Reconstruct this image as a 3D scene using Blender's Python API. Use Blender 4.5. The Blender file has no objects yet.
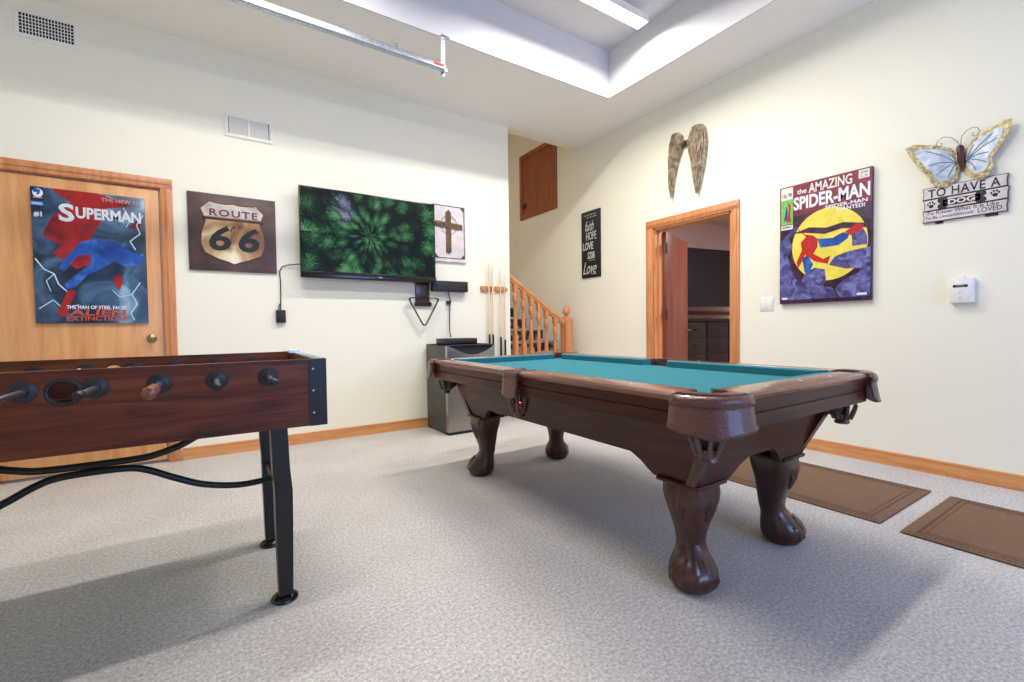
import bpy, bmesh, math, random
from mathutils import Vector, Matrix
random.seed(7)
PI = math.pi
C = bpy.context.scene.collection
sc = bpy.context.scene

# ------------------------------------------------------------------ materials
def s2l(c):
    return tuple(((v/255)/12.92 if v/255 <= .04045 else ((v/255+.055)/1.055)**2.4) for v in c)
def newmat(name):
    m = bpy.data.materials.new(name); m.use_nodes = True
    return m, m.node_tree.nodes, m.node_tree.links, m.node_tree.nodes['Principled BSDF']
def coords(n, l, scale=(1,1,1), rot=(0,0,0), kind='Object'):
    tc = n.new('ShaderNodeTexCoord'); mp = n.new('ShaderNodeMapping')
    mp.inputs['Scale'].default_value = scale; mp.inputs['Rotation'].default_value = rot
    l.new(tc.outputs[kind], mp.inputs['Vector']); return mp.outputs['Vector']
def ramp(n, l, fac, stops):
    r = n.new('ShaderNodeValToRGB'); e = r.color_ramp.elements
    while len(e) < len(stops): e.new(.5)
    for i, (p, c) in enumerate(stops):
        e[i].position = p; e[i].color = (*s2l(c), 1)
    l.new(fac, r.inputs['Fac']); return r.outputs['Color']
def plain(name, col, rough=.5, metal=0, nscale=30, var=.08, bump=.0, spec=.5, coat=0):
    m, n, l, b = newmat(name)
    v = coords(n, l)
    t = n.new('ShaderNodeTexNoise'); t.inputs['Scale'].default_value = nscale; t.inputs['Detail'].default_value = 4
    l.new(v, t.inputs['Vector'])
    lo = tuple(max(0, c*(1-var)) for c in col); hi = tuple(min(255, c*(1+var)) for c in col)
    l.new(ramp(n, l, t.outputs['Fac'], [(.3, lo), (.7, hi)]), b.inputs['Base Color'])
    b.inputs['Roughness'].default_value = rough; b.inputs['Metallic'].default_value = metal
    b.inputs['Specular IOR Level'].default_value = spec
    b.inputs['Coat Weight'].default_value = coat
    if bump:
        bp = n.new('ShaderNodeBump'); bp.inputs['Strength'].default_value = bump; bp.inputs['Distance'].default_value = .01
        l.new(t.outputs['Fac'], bp.inputs['Height']); l.new(bp.outputs['Normal'], b.inputs['Normal'])
    return m
def wood(name, dark, mid, light, axis='x', rough=.35, k=1.0, coat=0, spec=.5):
    m, n, l, b = newmat(name)
    s = {'x': (1.2*k, 14*k, 14*k), 'y': (14*k, 1.2*k, 14*k), 'z': (14*k, 14*k, 1.2*k)}[axis]
    v = coords(n, l, s)
    t = n.new('ShaderNodeTexNoise'); t.inputs['Scale'].default_value = 1.6; t.inputs['Detail'].default_value = 8
    t.inputs['Roughness'].default_value = .62; t.inputs['Distortion'].default_value = .9
    l.new(v, t.inputs['Vector'])
    l.new(ramp(n, l, t.outputs['Fac'], [(.3, dark), (.5, mid), (.72, light)]), b.inputs['Base Color'])
    b.inputs['Roughness'].default_value = rough; b.inputs['Coat Weight'].default_value = coat
    b.inputs['Specular IOR Level'].default_value = spec
    b.inputs['Coat Roughness'].default_value = .2
    bp = n.new('ShaderNodeBump'); bp.inputs['Strength'].default_value = .12; bp.inputs['Distance'].default_value = .004
    l.new(t.outputs['Fac'], bp.inputs['Height']); l.new(bp.outputs['Normal'], b.inputs['Normal'])
    return m
def emit(name, col, strength):
    m, n, l, b = newmat(name)
    b.inputs['Base Color'].default_value = (*s2l(col), 1)
    b.inputs['Emission Color'].default_value = (*s2l(col), 1); b.inputs['Emission Strength'].default_value = strength
    return m

M = {}
M['wall'] = plain('cream_paint', (241,237,220), .7, nscale=60, var=.006, bump=.0, spec=.25)
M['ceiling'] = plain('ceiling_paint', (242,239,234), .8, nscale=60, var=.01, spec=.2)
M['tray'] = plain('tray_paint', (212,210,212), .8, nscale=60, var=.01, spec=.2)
M['lilac'] = plain('lilac_paint', (205,186,182), .8, nscale=60, var=.01, spec=.2)
M['oak_x'] = wood('oak_along', (196,126,70), (212,146,88), (226,166,112), 'x', .38)
M['oak_y'] = wood('oak_along_y', (196,126,70), (212,146,88), (226,166,112), 'y', .38)
M['oak_z'] = wood('oak_upright', (186,116,68), (204,136,86), (220,156,106), 'z', .38)
M['oak_slab'] = wood('oak_door_veneer', (202,138,82), (220,160,104), (232,178,124), 'z', .4, .55)
M['red_oak'] = wood('reddish_door_veneer', (88,44,28), (114,60,40), (134,76,54), 'z', .35, .6)
M['hatch_wood'] = wood('brown_hatch_veneer', (132,66,24), (150,80,34), (168,96,46), 'z', .4, .6)
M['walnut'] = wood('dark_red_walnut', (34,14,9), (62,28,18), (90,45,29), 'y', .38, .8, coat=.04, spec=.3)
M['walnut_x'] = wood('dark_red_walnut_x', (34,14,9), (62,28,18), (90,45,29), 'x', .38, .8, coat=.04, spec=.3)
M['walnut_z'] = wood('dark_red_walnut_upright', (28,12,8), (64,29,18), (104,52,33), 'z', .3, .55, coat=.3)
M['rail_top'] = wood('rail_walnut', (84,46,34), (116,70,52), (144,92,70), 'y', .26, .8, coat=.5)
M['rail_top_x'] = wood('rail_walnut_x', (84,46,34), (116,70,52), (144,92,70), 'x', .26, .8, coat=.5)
M['foos'] = wood('mahogany_stain', (52,20,10), (96,45,25), (126,66,40), 'x', .42, .9, coat=.04, spec=.3)
M['handle_wood'] = wood('handle_wood', (92,44,26), (120,64,40), (150,88,60), 'y', .3, 1, coat=.3)
M['black_metal'] = plain('black_powder_coat', (13,13,16), .4, 0, 80, .15, .02)
M['black_plastic'] = plain('black_plastic', (26,26,30), .45, 0, 60, .1)
M['gloss_black'] = plain('gloss_black', (14,14,16), .2, 0, 60, .1)
M['chrome'] = plain('brushed_steel', (205,208,214), .28, 1, 60, .05)
M['stainless'] = plain('stainless_door', (158,156,152), .25, 1, 60, .04)
M['galv'] = plain('galvanised_steel', (190,196,204), .35, .9, 90, .12)
M['brass'] = plain('aged_brass', (150,128,92), .3, .9, 60, .1)
M['bronze'] = plain('dark_bronze', (70,60,50), .4, .8, 60, .1)
M['white_paint'] = plain('white_enamel', (240,237,228), .4, 0, 60, .02)
M['white_plastic'] = plain('white_plastic', (232,231,230), .4, 0, 60, .02)
M['dark_hole'] = plain('duct_interior', (30,32,38), .9, 0, 30, .1)
M['leather'] = plain('brown_leather', (86,48,40), .3, 0, 160, .22, .35, coat=.3)
M['basket_leather'] = plain('glossy_brown_leather', (74,42,32), .28, 0, 120, .3, .3, coat=.5)
M['dark_leather'] = plain('dark_leather', (40,24,24), .45, 0, 160, .2, .3)
M['felt'] = plain('teal_felt', (56,122,133), .95, 0, 400, .05, .05, spec=.1)
M['pearl'] = plain('pearl_sight', (230,222,205), .3, 0, 60, .02)
M['red_ball'] = plain('red_ball', (206,30,24), .12, 0, 10, .02, coat=1)
M['yellow_ball'] = plain('yellow_ball', (214,160,32), .12, 0, 10, .02, coat=1)
M['cue_wood'] = wood('maple_shaft', (214,188,156), (228,204,176), (238,218,194), 'z', .3)
M['off_white'] = plain('off_white', (230,224,214), .6, 0, 30, .03)
M['fridge_side'] = plain('fridge_grey_side', (66,66,62), .45, 0, 120, .1, .02)

def carpet_mat():
    m, n, l, b = newmat('cut_pile_carpet')
    v = coords(n, l)
    t = n.new('ShaderNodeTexNoise'); t.inputs['Scale'].default_value = 84; t.inputs['Detail'].default_value = 6; t.inputs['Roughness'].default_value=.92
    l.new(v, t.inputs['Vector'])
    t2 = n.new('ShaderNodeTexNoise'); t2.inputs['Scale'].default_value = 2.5; t2.inputs['Detail'].default_value = 5
    l.new(v, t2.inputs['Vector'])
    c1 = ramp(n, l, t.outputs['Fac'], [(.38, (146,139,135)), (.5, (192,186,181)), (.61, (228,223,218))])
    mx = n.new('ShaderNodeMix'); mx.data_type = 'RGBA'; mx.blend_type = 'MULTIPLY'; mx.inputs[0].default_value = 1
    l.new(c1, mx.inputs[6]); l.new(ramp(n, l, t2.outputs['Fac'], [(.3, (242,240,238)), (.7, (255,255,255))]), mx.inputs[7])
    l.new(mx.outputs[2], b.inputs['Base Color'])
    b.inputs['Roughness'].default_value = 1; b.inputs['Specular IOR Level'].default_value = .05
    b.inputs['Sheen Weight'].default_value = .15
    bp = n.new('ShaderNodeBump'); bp.inputs['Strength'].default_value = .18; bp.inputs['Distance'].default_value = .008
    l.new(t.outputs['Fac'], bp.inputs['Height']); l.new(bp.outputs['Normal'], b.inputs['Normal'])
    return m
M['carpet'] = carpet_mat()
def stair_mat():
    m, n, l, b = newmat('patterned_stair_carpet')
    v = coords(n, l, (1,1,1))
    t = n.new('ShaderNodeTexVoronoi'); t.inputs['Scale'].default_value = 7; t.feature='F1'
    w = n.new('ShaderNodeTexNoise'); w.inputs['Scale'].default_value=6; w.inputs['Detail'].default_value=4
    l.new(v, w.inputs['Vector'])
    ad = n.new('ShaderNodeVectorMath'); ad.operation='MULTIPLY_ADD'
    ad.inputs[1].default_value=(.3,.3,.3); l.new(w.outputs['Color'], ad.inputs[0]); l.new(v, ad.inputs[2])
    l.new(ad.outputs[0], t.inputs['Vector'])
    l.new(ramp(n, l, t.outputs['Distance'], [(.3, (42,40,42)), (.5, (66,62,62)), (.62, (168,156,146))]), b.inputs['Base Color'])
    b.inputs['Roughness'].default_value = 1
    return m
M['stair'] = stair_mat()
M['stair_nosing'] = plain('beige_nosing_carpet', (176,164,152), 1, 0, 200, .12, .2)
def mat_rug():
    m, n, l, b = newmat('woven_brown_mat')
    v = coords(n, l)
    sep = n.new('ShaderNodeSeparateXYZ'); l.new(v, sep.inputs[0])
    # basket weave: two crossed sets of fine ribs
    w1 = n.new('ShaderNodeTexWave'); w1.bands_direction='X'; w1.inputs['Scale'].default_value=70; w1.inputs['Distortion'].default_value=3
    w2 = n.new('ShaderNodeTexWave'); w2.bands_direction='Y'; w2.inputs['Scale'].default_value=55; w2.inputs['Distortion'].default_value=3
    l.new(v, w1.inputs['Vector']); l.new(v, w2.inputs['Vector'])
    mul = n.new('ShaderNodeMath'); mul.operation='MULTIPLY'; l.new(w1.outputs['Fac'], mul.inputs[0]); l.new(w2.outputs['Fac'], mul.inputs[1])
    l.new(ramp(n, l, mul.outputs[0], [(.0, (100,72,52)), (.5, (142,110,86)), (1, (174,140,114))]), b.inputs['Base Color'])
    b.inputs['Roughness'].default_value=.95
    bp = n.new('ShaderNodeBump'); bp.inputs['Strength'].default_value=.5; bp.inputs['Distance'].default_value=.004
    l.new(mul.outputs[0], bp.inputs['Height']); l.new(bp.outputs['Normal'], b.inputs['Normal'])
    return m
M['rug'] = mat_rug()
M['rug_line'] = plain('dark_mat_border', (92,64,46), .95, 0, 200, .25, .3)
def blotch(name, stops, scale=6, rough=.5, detail=6, distort=.5, metal=0):
    m, n, l, b = newmat(name)
    v = coords(n, l)
    t = n.new('ShaderNodeTexNoise'); t.inputs['Scale'].default_value = scale; t.inputs['Detail'].default_value = detail; t.inputs['Distortion'].default_value = distort
    l.new(v, t.inputs['Vector'])
    l.new(ramp(n, l, t.outputs['Fac'], stops), b.inputs['Base Color'])
    b.inputs['Roughness'].default_value = rough; b.inputs['Metallic'].default_value = metal
    return m
M['storm'] = blotch('stormy_print', [(.3,(14,22,36)),(.45,(34,56,84)),(.58,(72,106,140)),(.72,(150,186,208))], 3.2, .35, 7, 1.2)
M['lightning'] = plain('pale_blue_ink', (196,226,240), .35, 0, 20, .05)
M['red_ink'] = blotch('red_ink', [(.3,(96,16,22)),(.6,(178,30,34)),(.8,(206,60,54))], 7, .35)
M['blue_ink'] = blotch('blue_ink', [(.3,(16,46,120)),(.55,(34,88,176)),(.8,(90,150,220))], 9, .35)
M['navy_ink'] = plain('navy_ink', (24,34,70), .35)
M['white_ink'] = plain('white_ink', (234,236,240), .4, 0, 20, .02)
M['red_line_ink'] = plain('bright_red_ink', (190,34,34), .35)
M['pink_ink'] = plain('pink_ink', (222,150,164), .4)
M['sky_ink'] = plain('sky_blue_ink', (70,150,214), .4)
M['orange_ink'] = plain('orange_ink', (204,84,48), .35)
M['yellow_ink'] = blotch('yellow_ink', [(.3,(226,204,70)),(.7,(244,228,96))], 12, .4)
M['maroon_ink'] = blotch('maroon_ink', [(.3,(104,30,52)),(.7,(146,52,72))], 12, .4)
M['purple_ink'] = blotch('purple_rock_ink', [(.3,(40,34,74)),(.5,(86,84,142)),(.7,(130,132,190))], 16, .4, 4, 1)
M['dark_purple_ink'] = blotch('night_purple_ink', [(.35,(34,18,38)),(.6,(78,34,70)),(.8,(104,50,88))], 18, .4)
M['green_ink'] = plain('green_ink', (120,190,90), .4)
M['sign_brown'] = blotch('brown_canvas', [(.3,(62,42,40)),(.5,(78,56,54)),(.7,(98,74,72))], 5, .5)
M['shield_gold'] = blotch('rusty_cream_enamel', [(.3,(96,58,34)),(.45,(168,124,76)),(.6,(226,206,164)),(.75,(244,234,208))], 5, .35, 5, .8)
M['shield_silver'] = blotch('worn_white_enamel', [(.3,(150,132,124)),(.6,(212,202,196)),(.8,(232,226,222))], 8, .35)
M['shield_line'] = plain('weathered_brown_line', (72,44,34), .5)
M['dark_ink'] = plain('near_black_ink', (26,26,26), .5)
M['rust_ink'] = plain('rusty_red_letters', (104,52,46), .5)
M['cross_panel'] = blotch('whitewashed_panel', [(.3,(206,194,194)),(.7,(228,220,220))], 9, .6)
M['driftwood'] = wood('weathered_sticks', (70,50,34), (112,86,58), (150,122,90), 'z', .7, 2)
M['driftwood_x'] = wood('weathered_sticks_across', (70,50,34), (112,86,58), (150,122,90), 'x', .7, 2)
M['frame_brown'] = plain('rusty_brown_frame', (86,60,54), .5, 0, 90, .2)
M['wing'] = blotch('antique_gold_wing', [(.3,(118,102,80)),(.5,(172,152,124)),(.7,(208,192,166))], 22, .5, 5, .5, .1)
M['bfly_edge'] = blotch('gold_glitter_wing_edge', [(.3,(120,102,62)),(.5,(176,160,116)),(.7,(222,212,176))], 60, .35, 5, .5, .4)
M['bfly_in'] = blotch('pearly_blue_wing', [(.3,(150,164,190)),(.5,(196,206,220)),(.7,(232,236,240))], 14, .3, 5, 1.2, .15)
M['bfly_vein'] = plain('slate_blue_vein', (112,126,156), .4)
M['maroon_body'] = plain('maroon_body', (78,32,28), .45)
M['plank_white'] = blotch('whitewashed_plank', [(.3,(196,186,186)),(.7,(226,218,220))], 14, .7)
M['plank_edge'] = plain('burnt_plank_edge', (84,50,44), .7)
M['sign_black'] = plain('black_sign_board', (22,22,22), .5)
M['wax_grey'] = plain('pale_sign_letters', (206,206,200), .5)
M['lamp'] = emit('lamp_diffuser', (255,252,246), 2.2)
M['window_sky'] = emit('daylight_window', (214,228,255), 1.2)
M['room_tv'] = plain('dark_television_screen', (12,12,24), .5, 0, 20, .1)
M['dresser'] = wood('espresso_wood', (12,8,9), (20,13,15), (28,18,20), 'y', .35)
def tv_screen():
    m, n, l, b = newmat('pine_branch_picture')
    tc = n.new('ShaderNodeTexCoord')
    sub = n.new('ShaderNodeVectorMath'); sub.operation='SUBTRACT'; sub.inputs[1].default_value=(.60,0,.40)
    l.new(tc.outputs['Object'], sub.inputs[0])
    sep = n.new('ShaderNodeSeparateXYZ'); l.new(sub.outputs[0], sep.inputs[0])
    at = n.new('ShaderNodeMath'); at.operation='ARCTAN2'; l.new(sep.outputs['Z'], at.inputs[0]); l.new(sep.outputs['X'], at.inputs[1])
    ln = n.new('ShaderNodeVectorMath'); ln.operation='LENGTH'; l.new(sub.outputs[0], ln.inputs[0])
    pw = n.new('ShaderNodeMath'); pw.operation='POWER'; pw.inputs[1].default_value=.55; l.new(ln.outputs['Value'], pw.inputs[0])
    a5 = n.new('ShaderNodeMath'); a5.operation='MULTIPLY'; a5.inputs[1].default_value=3.0; l.new(at.outputs[0], a5.inputs[0])
    r5 = n.new('ShaderNodeMath'); r5.operation='MULTIPLY'; r5.inputs[1].default_value=6.5; l.new(pw.outputs[0], r5.inputs[0])
    cb = n.new('ShaderNodeCombineXYZ'); l.new(a5.outputs[0], cb.inputs[0]); l.new(r5.outputs[0], cb.inputs[1])
    vo = n.new('ShaderNodeTexVoronoi'); vo.inputs['Scale'].default_value=1.15; vo.inputs['Randomness'].default_value=.9
    l.new(cb.outputs[0], vo.inputs['Vector'])
    # needles: fine streaks fanning out of each tip
    d = n.new('ShaderNodeVectorMath'); d.operation='SUBTRACT'; 
    sc_ = n.new('ShaderNodeVectorMath'); sc_.operation='SCALE'; sc_.inputs['Scale'].default_value=1.0
    l.new(cb.outputs[0], d.inputs[0]); l.new(vo.outputs['Position'], d.inputs[1])
    s2 = n.new('ShaderNodeSeparateXYZ'); l.new(d.outputs[0], s2.inputs[0])
    a2 = n.new('ShaderNodeMath'); a2.operation='ARCTAN2'; l.new(s2.outputs['X'], a2.inputs[0]); l.new(s2.outputs['Y'], a2.inputs[1])
    c2 = n.new('ShaderNodeCombineXYZ'); m6 = n.new('ShaderNodeMath'); m6.operation='MULTIPLY'; m6.inputs[1].default_value=9
    l.new(a2.outputs[0], m6.inputs[0]); l.new(m6.outputs[0], c2.inputs[0])
    l.new(vo.outputs['Distance'], c2.inputs[1])
    ns = n.new('ShaderNodeTexNoise'); ns.inputs['Scale'].default_value=3.0; ns.inputs['Detail'].default_value=4
    l.new(c2.outputs[0], ns.inputs['Vector'])
    mm = n.new('ShaderNodeMath'); mm.operation='MULTIPLY_ADD'; mm.inputs[1].default_value=-.75; 
    nc = n.new('ShaderNodeMath'); nc.operation='MULTIPLY_ADD'; nc.inputs[1].default_value=2.0; nc.inputs[2].default_value=-.50; l.new(ns.outputs['Fac'], nc.inputs[0])
    l.new(vo.outputs['Distance'], mm.inputs[0]); l.new(nc.outputs[0], mm.inputs[2])
    # large dark patches
    big = n.new('ShaderNodeTexNoise'); big.inputs['Scale'].default_value=5; big.inputs['Detail'].default_value=2
    l.new(tc.outputs['Object'], big.inputs['Vector'])
    m3 = n.new('ShaderNodeMath'); m3.operation='MULTIPLY_ADD'; m3.inputs[1].default_value=.7; m3.inputs[2].default_value=-.28
    l.new(big.outputs['Fac'], m3.inputs[0])
    m4 = n.new('ShaderNodeMath'); m4.operation='ADD'; l.new(mm.outputs[0], m4.inputs[0]); l.new(m3.outputs[0], m4.inputs[1])
    col = ramp(n, l, m4.outputs[0], [(.06,(2,10,12)),(.22,(8,40,28)),(.36,(28,92,52)),(.5,(76,148,90)),(.66,(140,196,140))])
    # a few lilac cones upper left
    dd = n.new('ShaderNodeVectorMath'); dd.operation='DISTANCE'; dd.inputs[1].default_value=(.33,0,.63)
    l.new(tc.outputs['Object'], dd.inputs[0])
    mr = n.new('ShaderNodeMapRange'); mr.inputs[1].default_value=.16; mr.inputs[2].default_value=.08; l.new(dd.outputs['Value'], mr.inputs[0])
    vr = n.new('ShaderNodeMath'); vr.operation='GREATER_THAN'; vr.inputs[1].default_value=.5
    sp = n.new('ShaderNodeSeparateColor'); l.new(vo.outputs['Color'], sp.inputs[0]); l.new(sp.outputs[0], vr.inputs[0])
    mu = n.new('ShaderNodeMath'); mu.operation='MULTIPLY'; l.new(mr.outputs[0], mu.inputs[0]); l.new(vr.outputs[0], mu.inputs[1])
    lil = ramp(n, l, m4.outputs[0], [(.0,(16,18,34)),(.2,(66,72,110)),(.45,(170,174,206))])
    mx = n.new('ShaderNodeMix'); mx.data_type='RGBA'; l.new(mu.outputs[0], mx.inputs[0]); l.new(col, mx.inputs[6]); l.new(lil, mx.inputs[7])
    b.inputs['Base Color'].default_value=(.005,.005,.005,1); b.inputs['Roughness'].default_value=.4; b.inputs['Specular IOR Level'].default_value=.12
    l.new(mx.outputs[2], b.inputs['Emission Color']); b.inputs['Emission Strength'].default_value=.85
    return m
M['tv'] = tv_screen()

# ------------------------------------------------------------------ mesh builder
class MB:
    def __init__(s): s.bm = bmesh.new()
    def _new(s, fn):
        n0 = len(s.bm.verts); fn(); s.bm.verts.ensure_lookup_table(); return s.bm.verts[n0:]
    def box(s, x0, x1, y0, y1, z0, z1, bev=0, seg=2):
        r = bmesh.ops.create_cube(s.bm, size=1)
        for v in r['verts']:
            v.co = Vector(((x0+x1)/2+v.co.x*(x1-x0), (y0+y1)/2+v.co.y*(y1-y0), (z0+z1)/2+v.co.z*(z1-z0)))
        if bev:
            es = {e for v in r['verts'] for e in v.link_edges}
            bmesh.ops.bevel(s.bm, geom=list(es), offset=bev, segments=seg, affect='EDGES', profile=.5)
        return s
    def prism(s, pts, a, b, plane='xz', bev=0):
        """closed outline pts in a plane, swept from a to b on the remaining axis"""
        def co(p, t):
            return {'xz': (p[0], t, p[1]), 'xy': (p[0], p[1], t), 'yz': (t, p[0], p[1])}[plane]
        va = [s.bm.verts.new(co(p, a)) for p in pts]; vb = [s.bm.verts.new(co(p, b)) for p in pts]
        fs = [s.bm.faces.new(va), s.bm.faces.new(vb[::-1])]
        for i in range(len(pts)):
            j = (i+1) % len(pts); fs.append(s.bm.faces.new((va[j], va[i], vb[i], vb[j])))
        bmesh.ops.recalc_face_normals(s.bm, faces=fs)
        if bev:
            bmesh.ops.bevel(s.bm, geom=list({e for e in fs[1].edges}|{e for e in fs[0].edges}), offset=bev, segments=2, affect='EDGES')
        return s
    def loft(s, rings, cap=True, closed=True):
        vs = [[s.bm.verts.new(p) for p in r] for r in rings]; fs = []
        for a, b in zip(vs, vs[1:]):
            n = len(a)
            for i in range(n if closed else n-1):
                j = (i+1) % n
                try: fs.append(s.bm.faces.new((a[i], a[j], b[j], b[i])))
                except ValueError: pass
        if cap and closed:
            fs.append(s.bm.faces.new(vs[0][::-1])); fs.append(s.bm.faces.new(vs[-1]))
        bmesh.ops.recalc_face_normals(s.bm, faces=fs); return s
    def tube(s, pts, r, n=10, cap=True):
        pts = [Vector(p) for p in pts]; rs = r if isinstance(r, (list, tuple)) else [r]*len(pts)
        rings = []; up = None
        for i, p in enumerate(pts):
            t = (pts[min(i+1, len(pts)-1)]-pts[max(i-1, 0)]).normalized()
            if up is None:
                up = Vector((0,0,1)) if abs(t.z) < .9 else Vector((1,0,0))
            sd = t.cross(up).normalized(); up = sd.cross(t).normalized()
            rings.append([p+(sd*math.cos(2*PI*k/n)+up*math.sin(2*PI*k/n))*rs[i] for k in range(n)])
        return s.loft(rings, cap)
    def cyl(s, p0, p1, r0, r1=None, n=20):
        return s.tube([p0, p1], [r0, r1 if r1 is not None else r0], n)
    def lathe(s, prof, c=(0,0,0), axis='z', n=24, cap=True):
        """prof: list of (radius, height)"""
        rings = []
        for r, h in prof:
            ring = []
            for k in range(n):
                a = 2*PI*k/n; u, v = r*math.cos(a), r*math.sin(a)
                p = {'z': (u, v, h), 'y': (u, h, v), 'x': (h, u, v)}[axis]
                ring.append((p[0]+c[0], p[1]+c[1], p[2]+c[2]))
            rings.append(ring)
        return s.loft(rings, cap)
    def sphere(s, c, r, sx=1, sy=1, sz=1, seg=20):
        rr = bmesh.ops.create_uvsphere(s.bm, u_segments=seg, v_segments=seg//2, radius=r)
        for v in rr['verts']: v.co = Vector((v.co.x*sx+c[0], v.co.y*sy+c[1], v.co.z*sz+c[2]))
        return s
    def torus(s, c, R, r, axis='y', n=28, m=8, sx=1, sz=1):
        rings = []
        for i in range(n+1):
            a = 2*PI*i/n; ring = []
            for k in range(m):
                b = 2*PI*k/m; rad = R+r*math.cos(b); h = r*math.sin(b)
                u, v = rad*math.cos(a)*sx, rad*math.sin(a)*sz
                p = {'z': (u, v, h), 'y': (u, h, v), 'x': (h, u, v)}[axis]
                ring.append((p[0]+c[0], p[1]+c[1], p[2]+c[2]))
            rings.append(ring)
        return s.loft(rings, cap=False)
    def text(s, body, x0, x1, z0, z1, y, depth=.002, shear=0, bold=0, rot=0, space=1.0):
        """lettering upright in the xz plane, facing -y, fitted to a rectangle"""
        cu = bpy.data.curves.new('lettering', 'FONT'); cu.body = body; cu.size = 1; cu.shear = shear
        cu.extrude = .01; cu.offset = bold; cu.resolution_u = 3; cu.space_character = space
        ob = bpy.data.objects.new('lettering', cu); C.objects.link(ob)
        bpy.context.view_layer.update()
        me = bpy.data.meshes.new_from_object(ob.evaluated_get(bpy.context.evaluated_depsgraph_get()))
        bpy.data.objects.remove(ob); bpy.data.curves.remove(cu)
        if not len(me.vertices): return s
        xs = [v.co.x for v in me.vertices]; ys = [v.co.y for v in me.vertices]
        ax, bx, ay, by = min(xs), max(xs), min(ys), max(ys)
        cx, cz = (x0+x1)/2, (z0+z1)/2
        for v in me.vertices:
            px = (v.co.x-(ax+bx)/2)/(bx-ax)*(x1-x0); pz = (v.co.y-(ay+by)/2)/max(by-ay, 1e-6)*(z1-z0)
            c_, s_ = math.cos(rot), math.sin(rot)
            v.co = Vector((cx+px*c_-pz*s_, y-(v.co.z/.02+.5)*depth, cz+px*s_+pz*c_))
        s.bm.from_mesh(me); bpy.data.meshes.remove(me); return s
    def xform(s, mat):
        bmesh.ops.transform(s.bm, matrix=mat, verts=s.bm.verts); return s
    def build(s, name, mat, parent=None, label=None, smooth=True, angle=35):
        me = bpy.data.meshes.new(name)
        s.bm.normal_update(); s.bm.to_mesh(me); s.bm.free()
        me.materials.append(mat if not isinstance(mat, str) else M[mat])
        if smooth:
            for p in me.polygons: p.use_smooth = True
            me.set_sharp_from_angle(angle=math.radians(angle))
        o = bpy.data.objects.new(name, me); C.objects.link(o)
        if parent: o.parent = parent
        if label: o['label'] = label
        return o
def thing(name, label, cat, loc=(0,0,0), rotz=0, group=None):
    o = bpy.data.objects.new(name, None); C.objects.link(o); o.empty_display_size = .1
    o.location = loc; o.rotation_euler = (0,0,rotz); o['label'] = label; o['category'] = cat; o['kind'] = 'thing'
    if group: o['group'] = group
    return o
def struct(name, mb, mat, **k):
    o = mb.build(name, mat, **k); o['kind'] = 'structure'; return o
def tagged(o, label, cat, group=None):
    o['label'] = label; o['category'] = cat; o['kind'] = 'thing'
    if group: o['group'] = group
    return o
def copy_tree(root):
    r = root.copy(); C.objects.link(r)
    for ch in list(root.children):
        c = ch.copy(); C.objects.link(c); c.parent = r
        for g in ch.children:
            d = g.copy(); C.objects.link(d); d.parent = c
    return r
RZ = -PI/2            # things on the right wall: local x runs to the right along the wall, -y out of it

# ------------------------------------------------------------------ room dimensions (metres)
YB = 4.364            # back wall
XR = 3.95             # right wall
XE = 2.832            # free end of the back wall
H = 3.261             # ceiling
XW, YF = -2.7, -3.2   # west and front walls
TX0, TX1, TY0, TY1, TH = -1.6, 3.33, -1.9, 3.283, 3.72

struct('floor', MB().box(XW-.12, 8.2, YF-.12, 6.7, -.1, 0), 'carpet', smooth=False)
b = MB()
b.box(XW-.12, TX0-.012, YF, YB, H, H+.12); b.box(TX1+.012, XR+.12, YF, YB, H, H+.12)
b.box(TX0-.012, TX1+.012, TY1+.012, YB, H, H+.12); b.box(TX0-.012, TX1+.012, YF, TY0-.012, H, H+.12)
struct('ceiling', b, 'ceiling', smooth=False)
b = MB()
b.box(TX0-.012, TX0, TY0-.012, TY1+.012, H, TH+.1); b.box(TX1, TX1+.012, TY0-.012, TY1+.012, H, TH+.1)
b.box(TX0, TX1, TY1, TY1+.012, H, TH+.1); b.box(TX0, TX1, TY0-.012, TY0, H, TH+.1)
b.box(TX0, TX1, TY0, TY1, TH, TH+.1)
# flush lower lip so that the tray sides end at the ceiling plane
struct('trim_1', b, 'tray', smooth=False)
# back wall with a door opening
DX0, DX1, DZ = -1.23, -.318, 2.09
b = MB()
b.box(XW-.12, DX0, YB, YB+.12, 0, H); b.box(DX1, XE, YB, YB+.12, 0, H); b.box(DX0, DX1, YB, YB+.12, DZ, H)
struct('wall_back', b, 'wall', smooth=False)
# the stairwell behind
b = MB()
b.box(.4, XR, 6.5, 6.62, 0, 4.0); b.box(.28, .4, YB+.12, 6.62, 0, 4.0)
struct('wall_stairwell', b, 'wall', smooth=False)
struct('wall_header', MB().box(.28, XR, YB, YB+.12, H+.001, 4.0), 'wall', smooth=False)
struct('ceiling_stairwell', MB().box(.28, XR+.12, YB, 6.62, 4.0, 4.1), 'ceiling', smooth=False)
# right wall with a doorway
EY0, EY1, EZ = 2.372, 3.250, 2.035
b = MB()
b.box(XR, XR+.12, YF-.12, EY0, 0, H+.12); b.box(XR, XR+.12, EY1, 6.62, 0, 4.0); b.box(XR, XR+.12, EY0, EY1, EZ, H+.12)
struct('wall_right', b, 'wall', smooth=False)
struct('wall_west', MB().box(XW-.12, XW, YF, YB, 0, H), 'wall', smooth=False)
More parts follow.
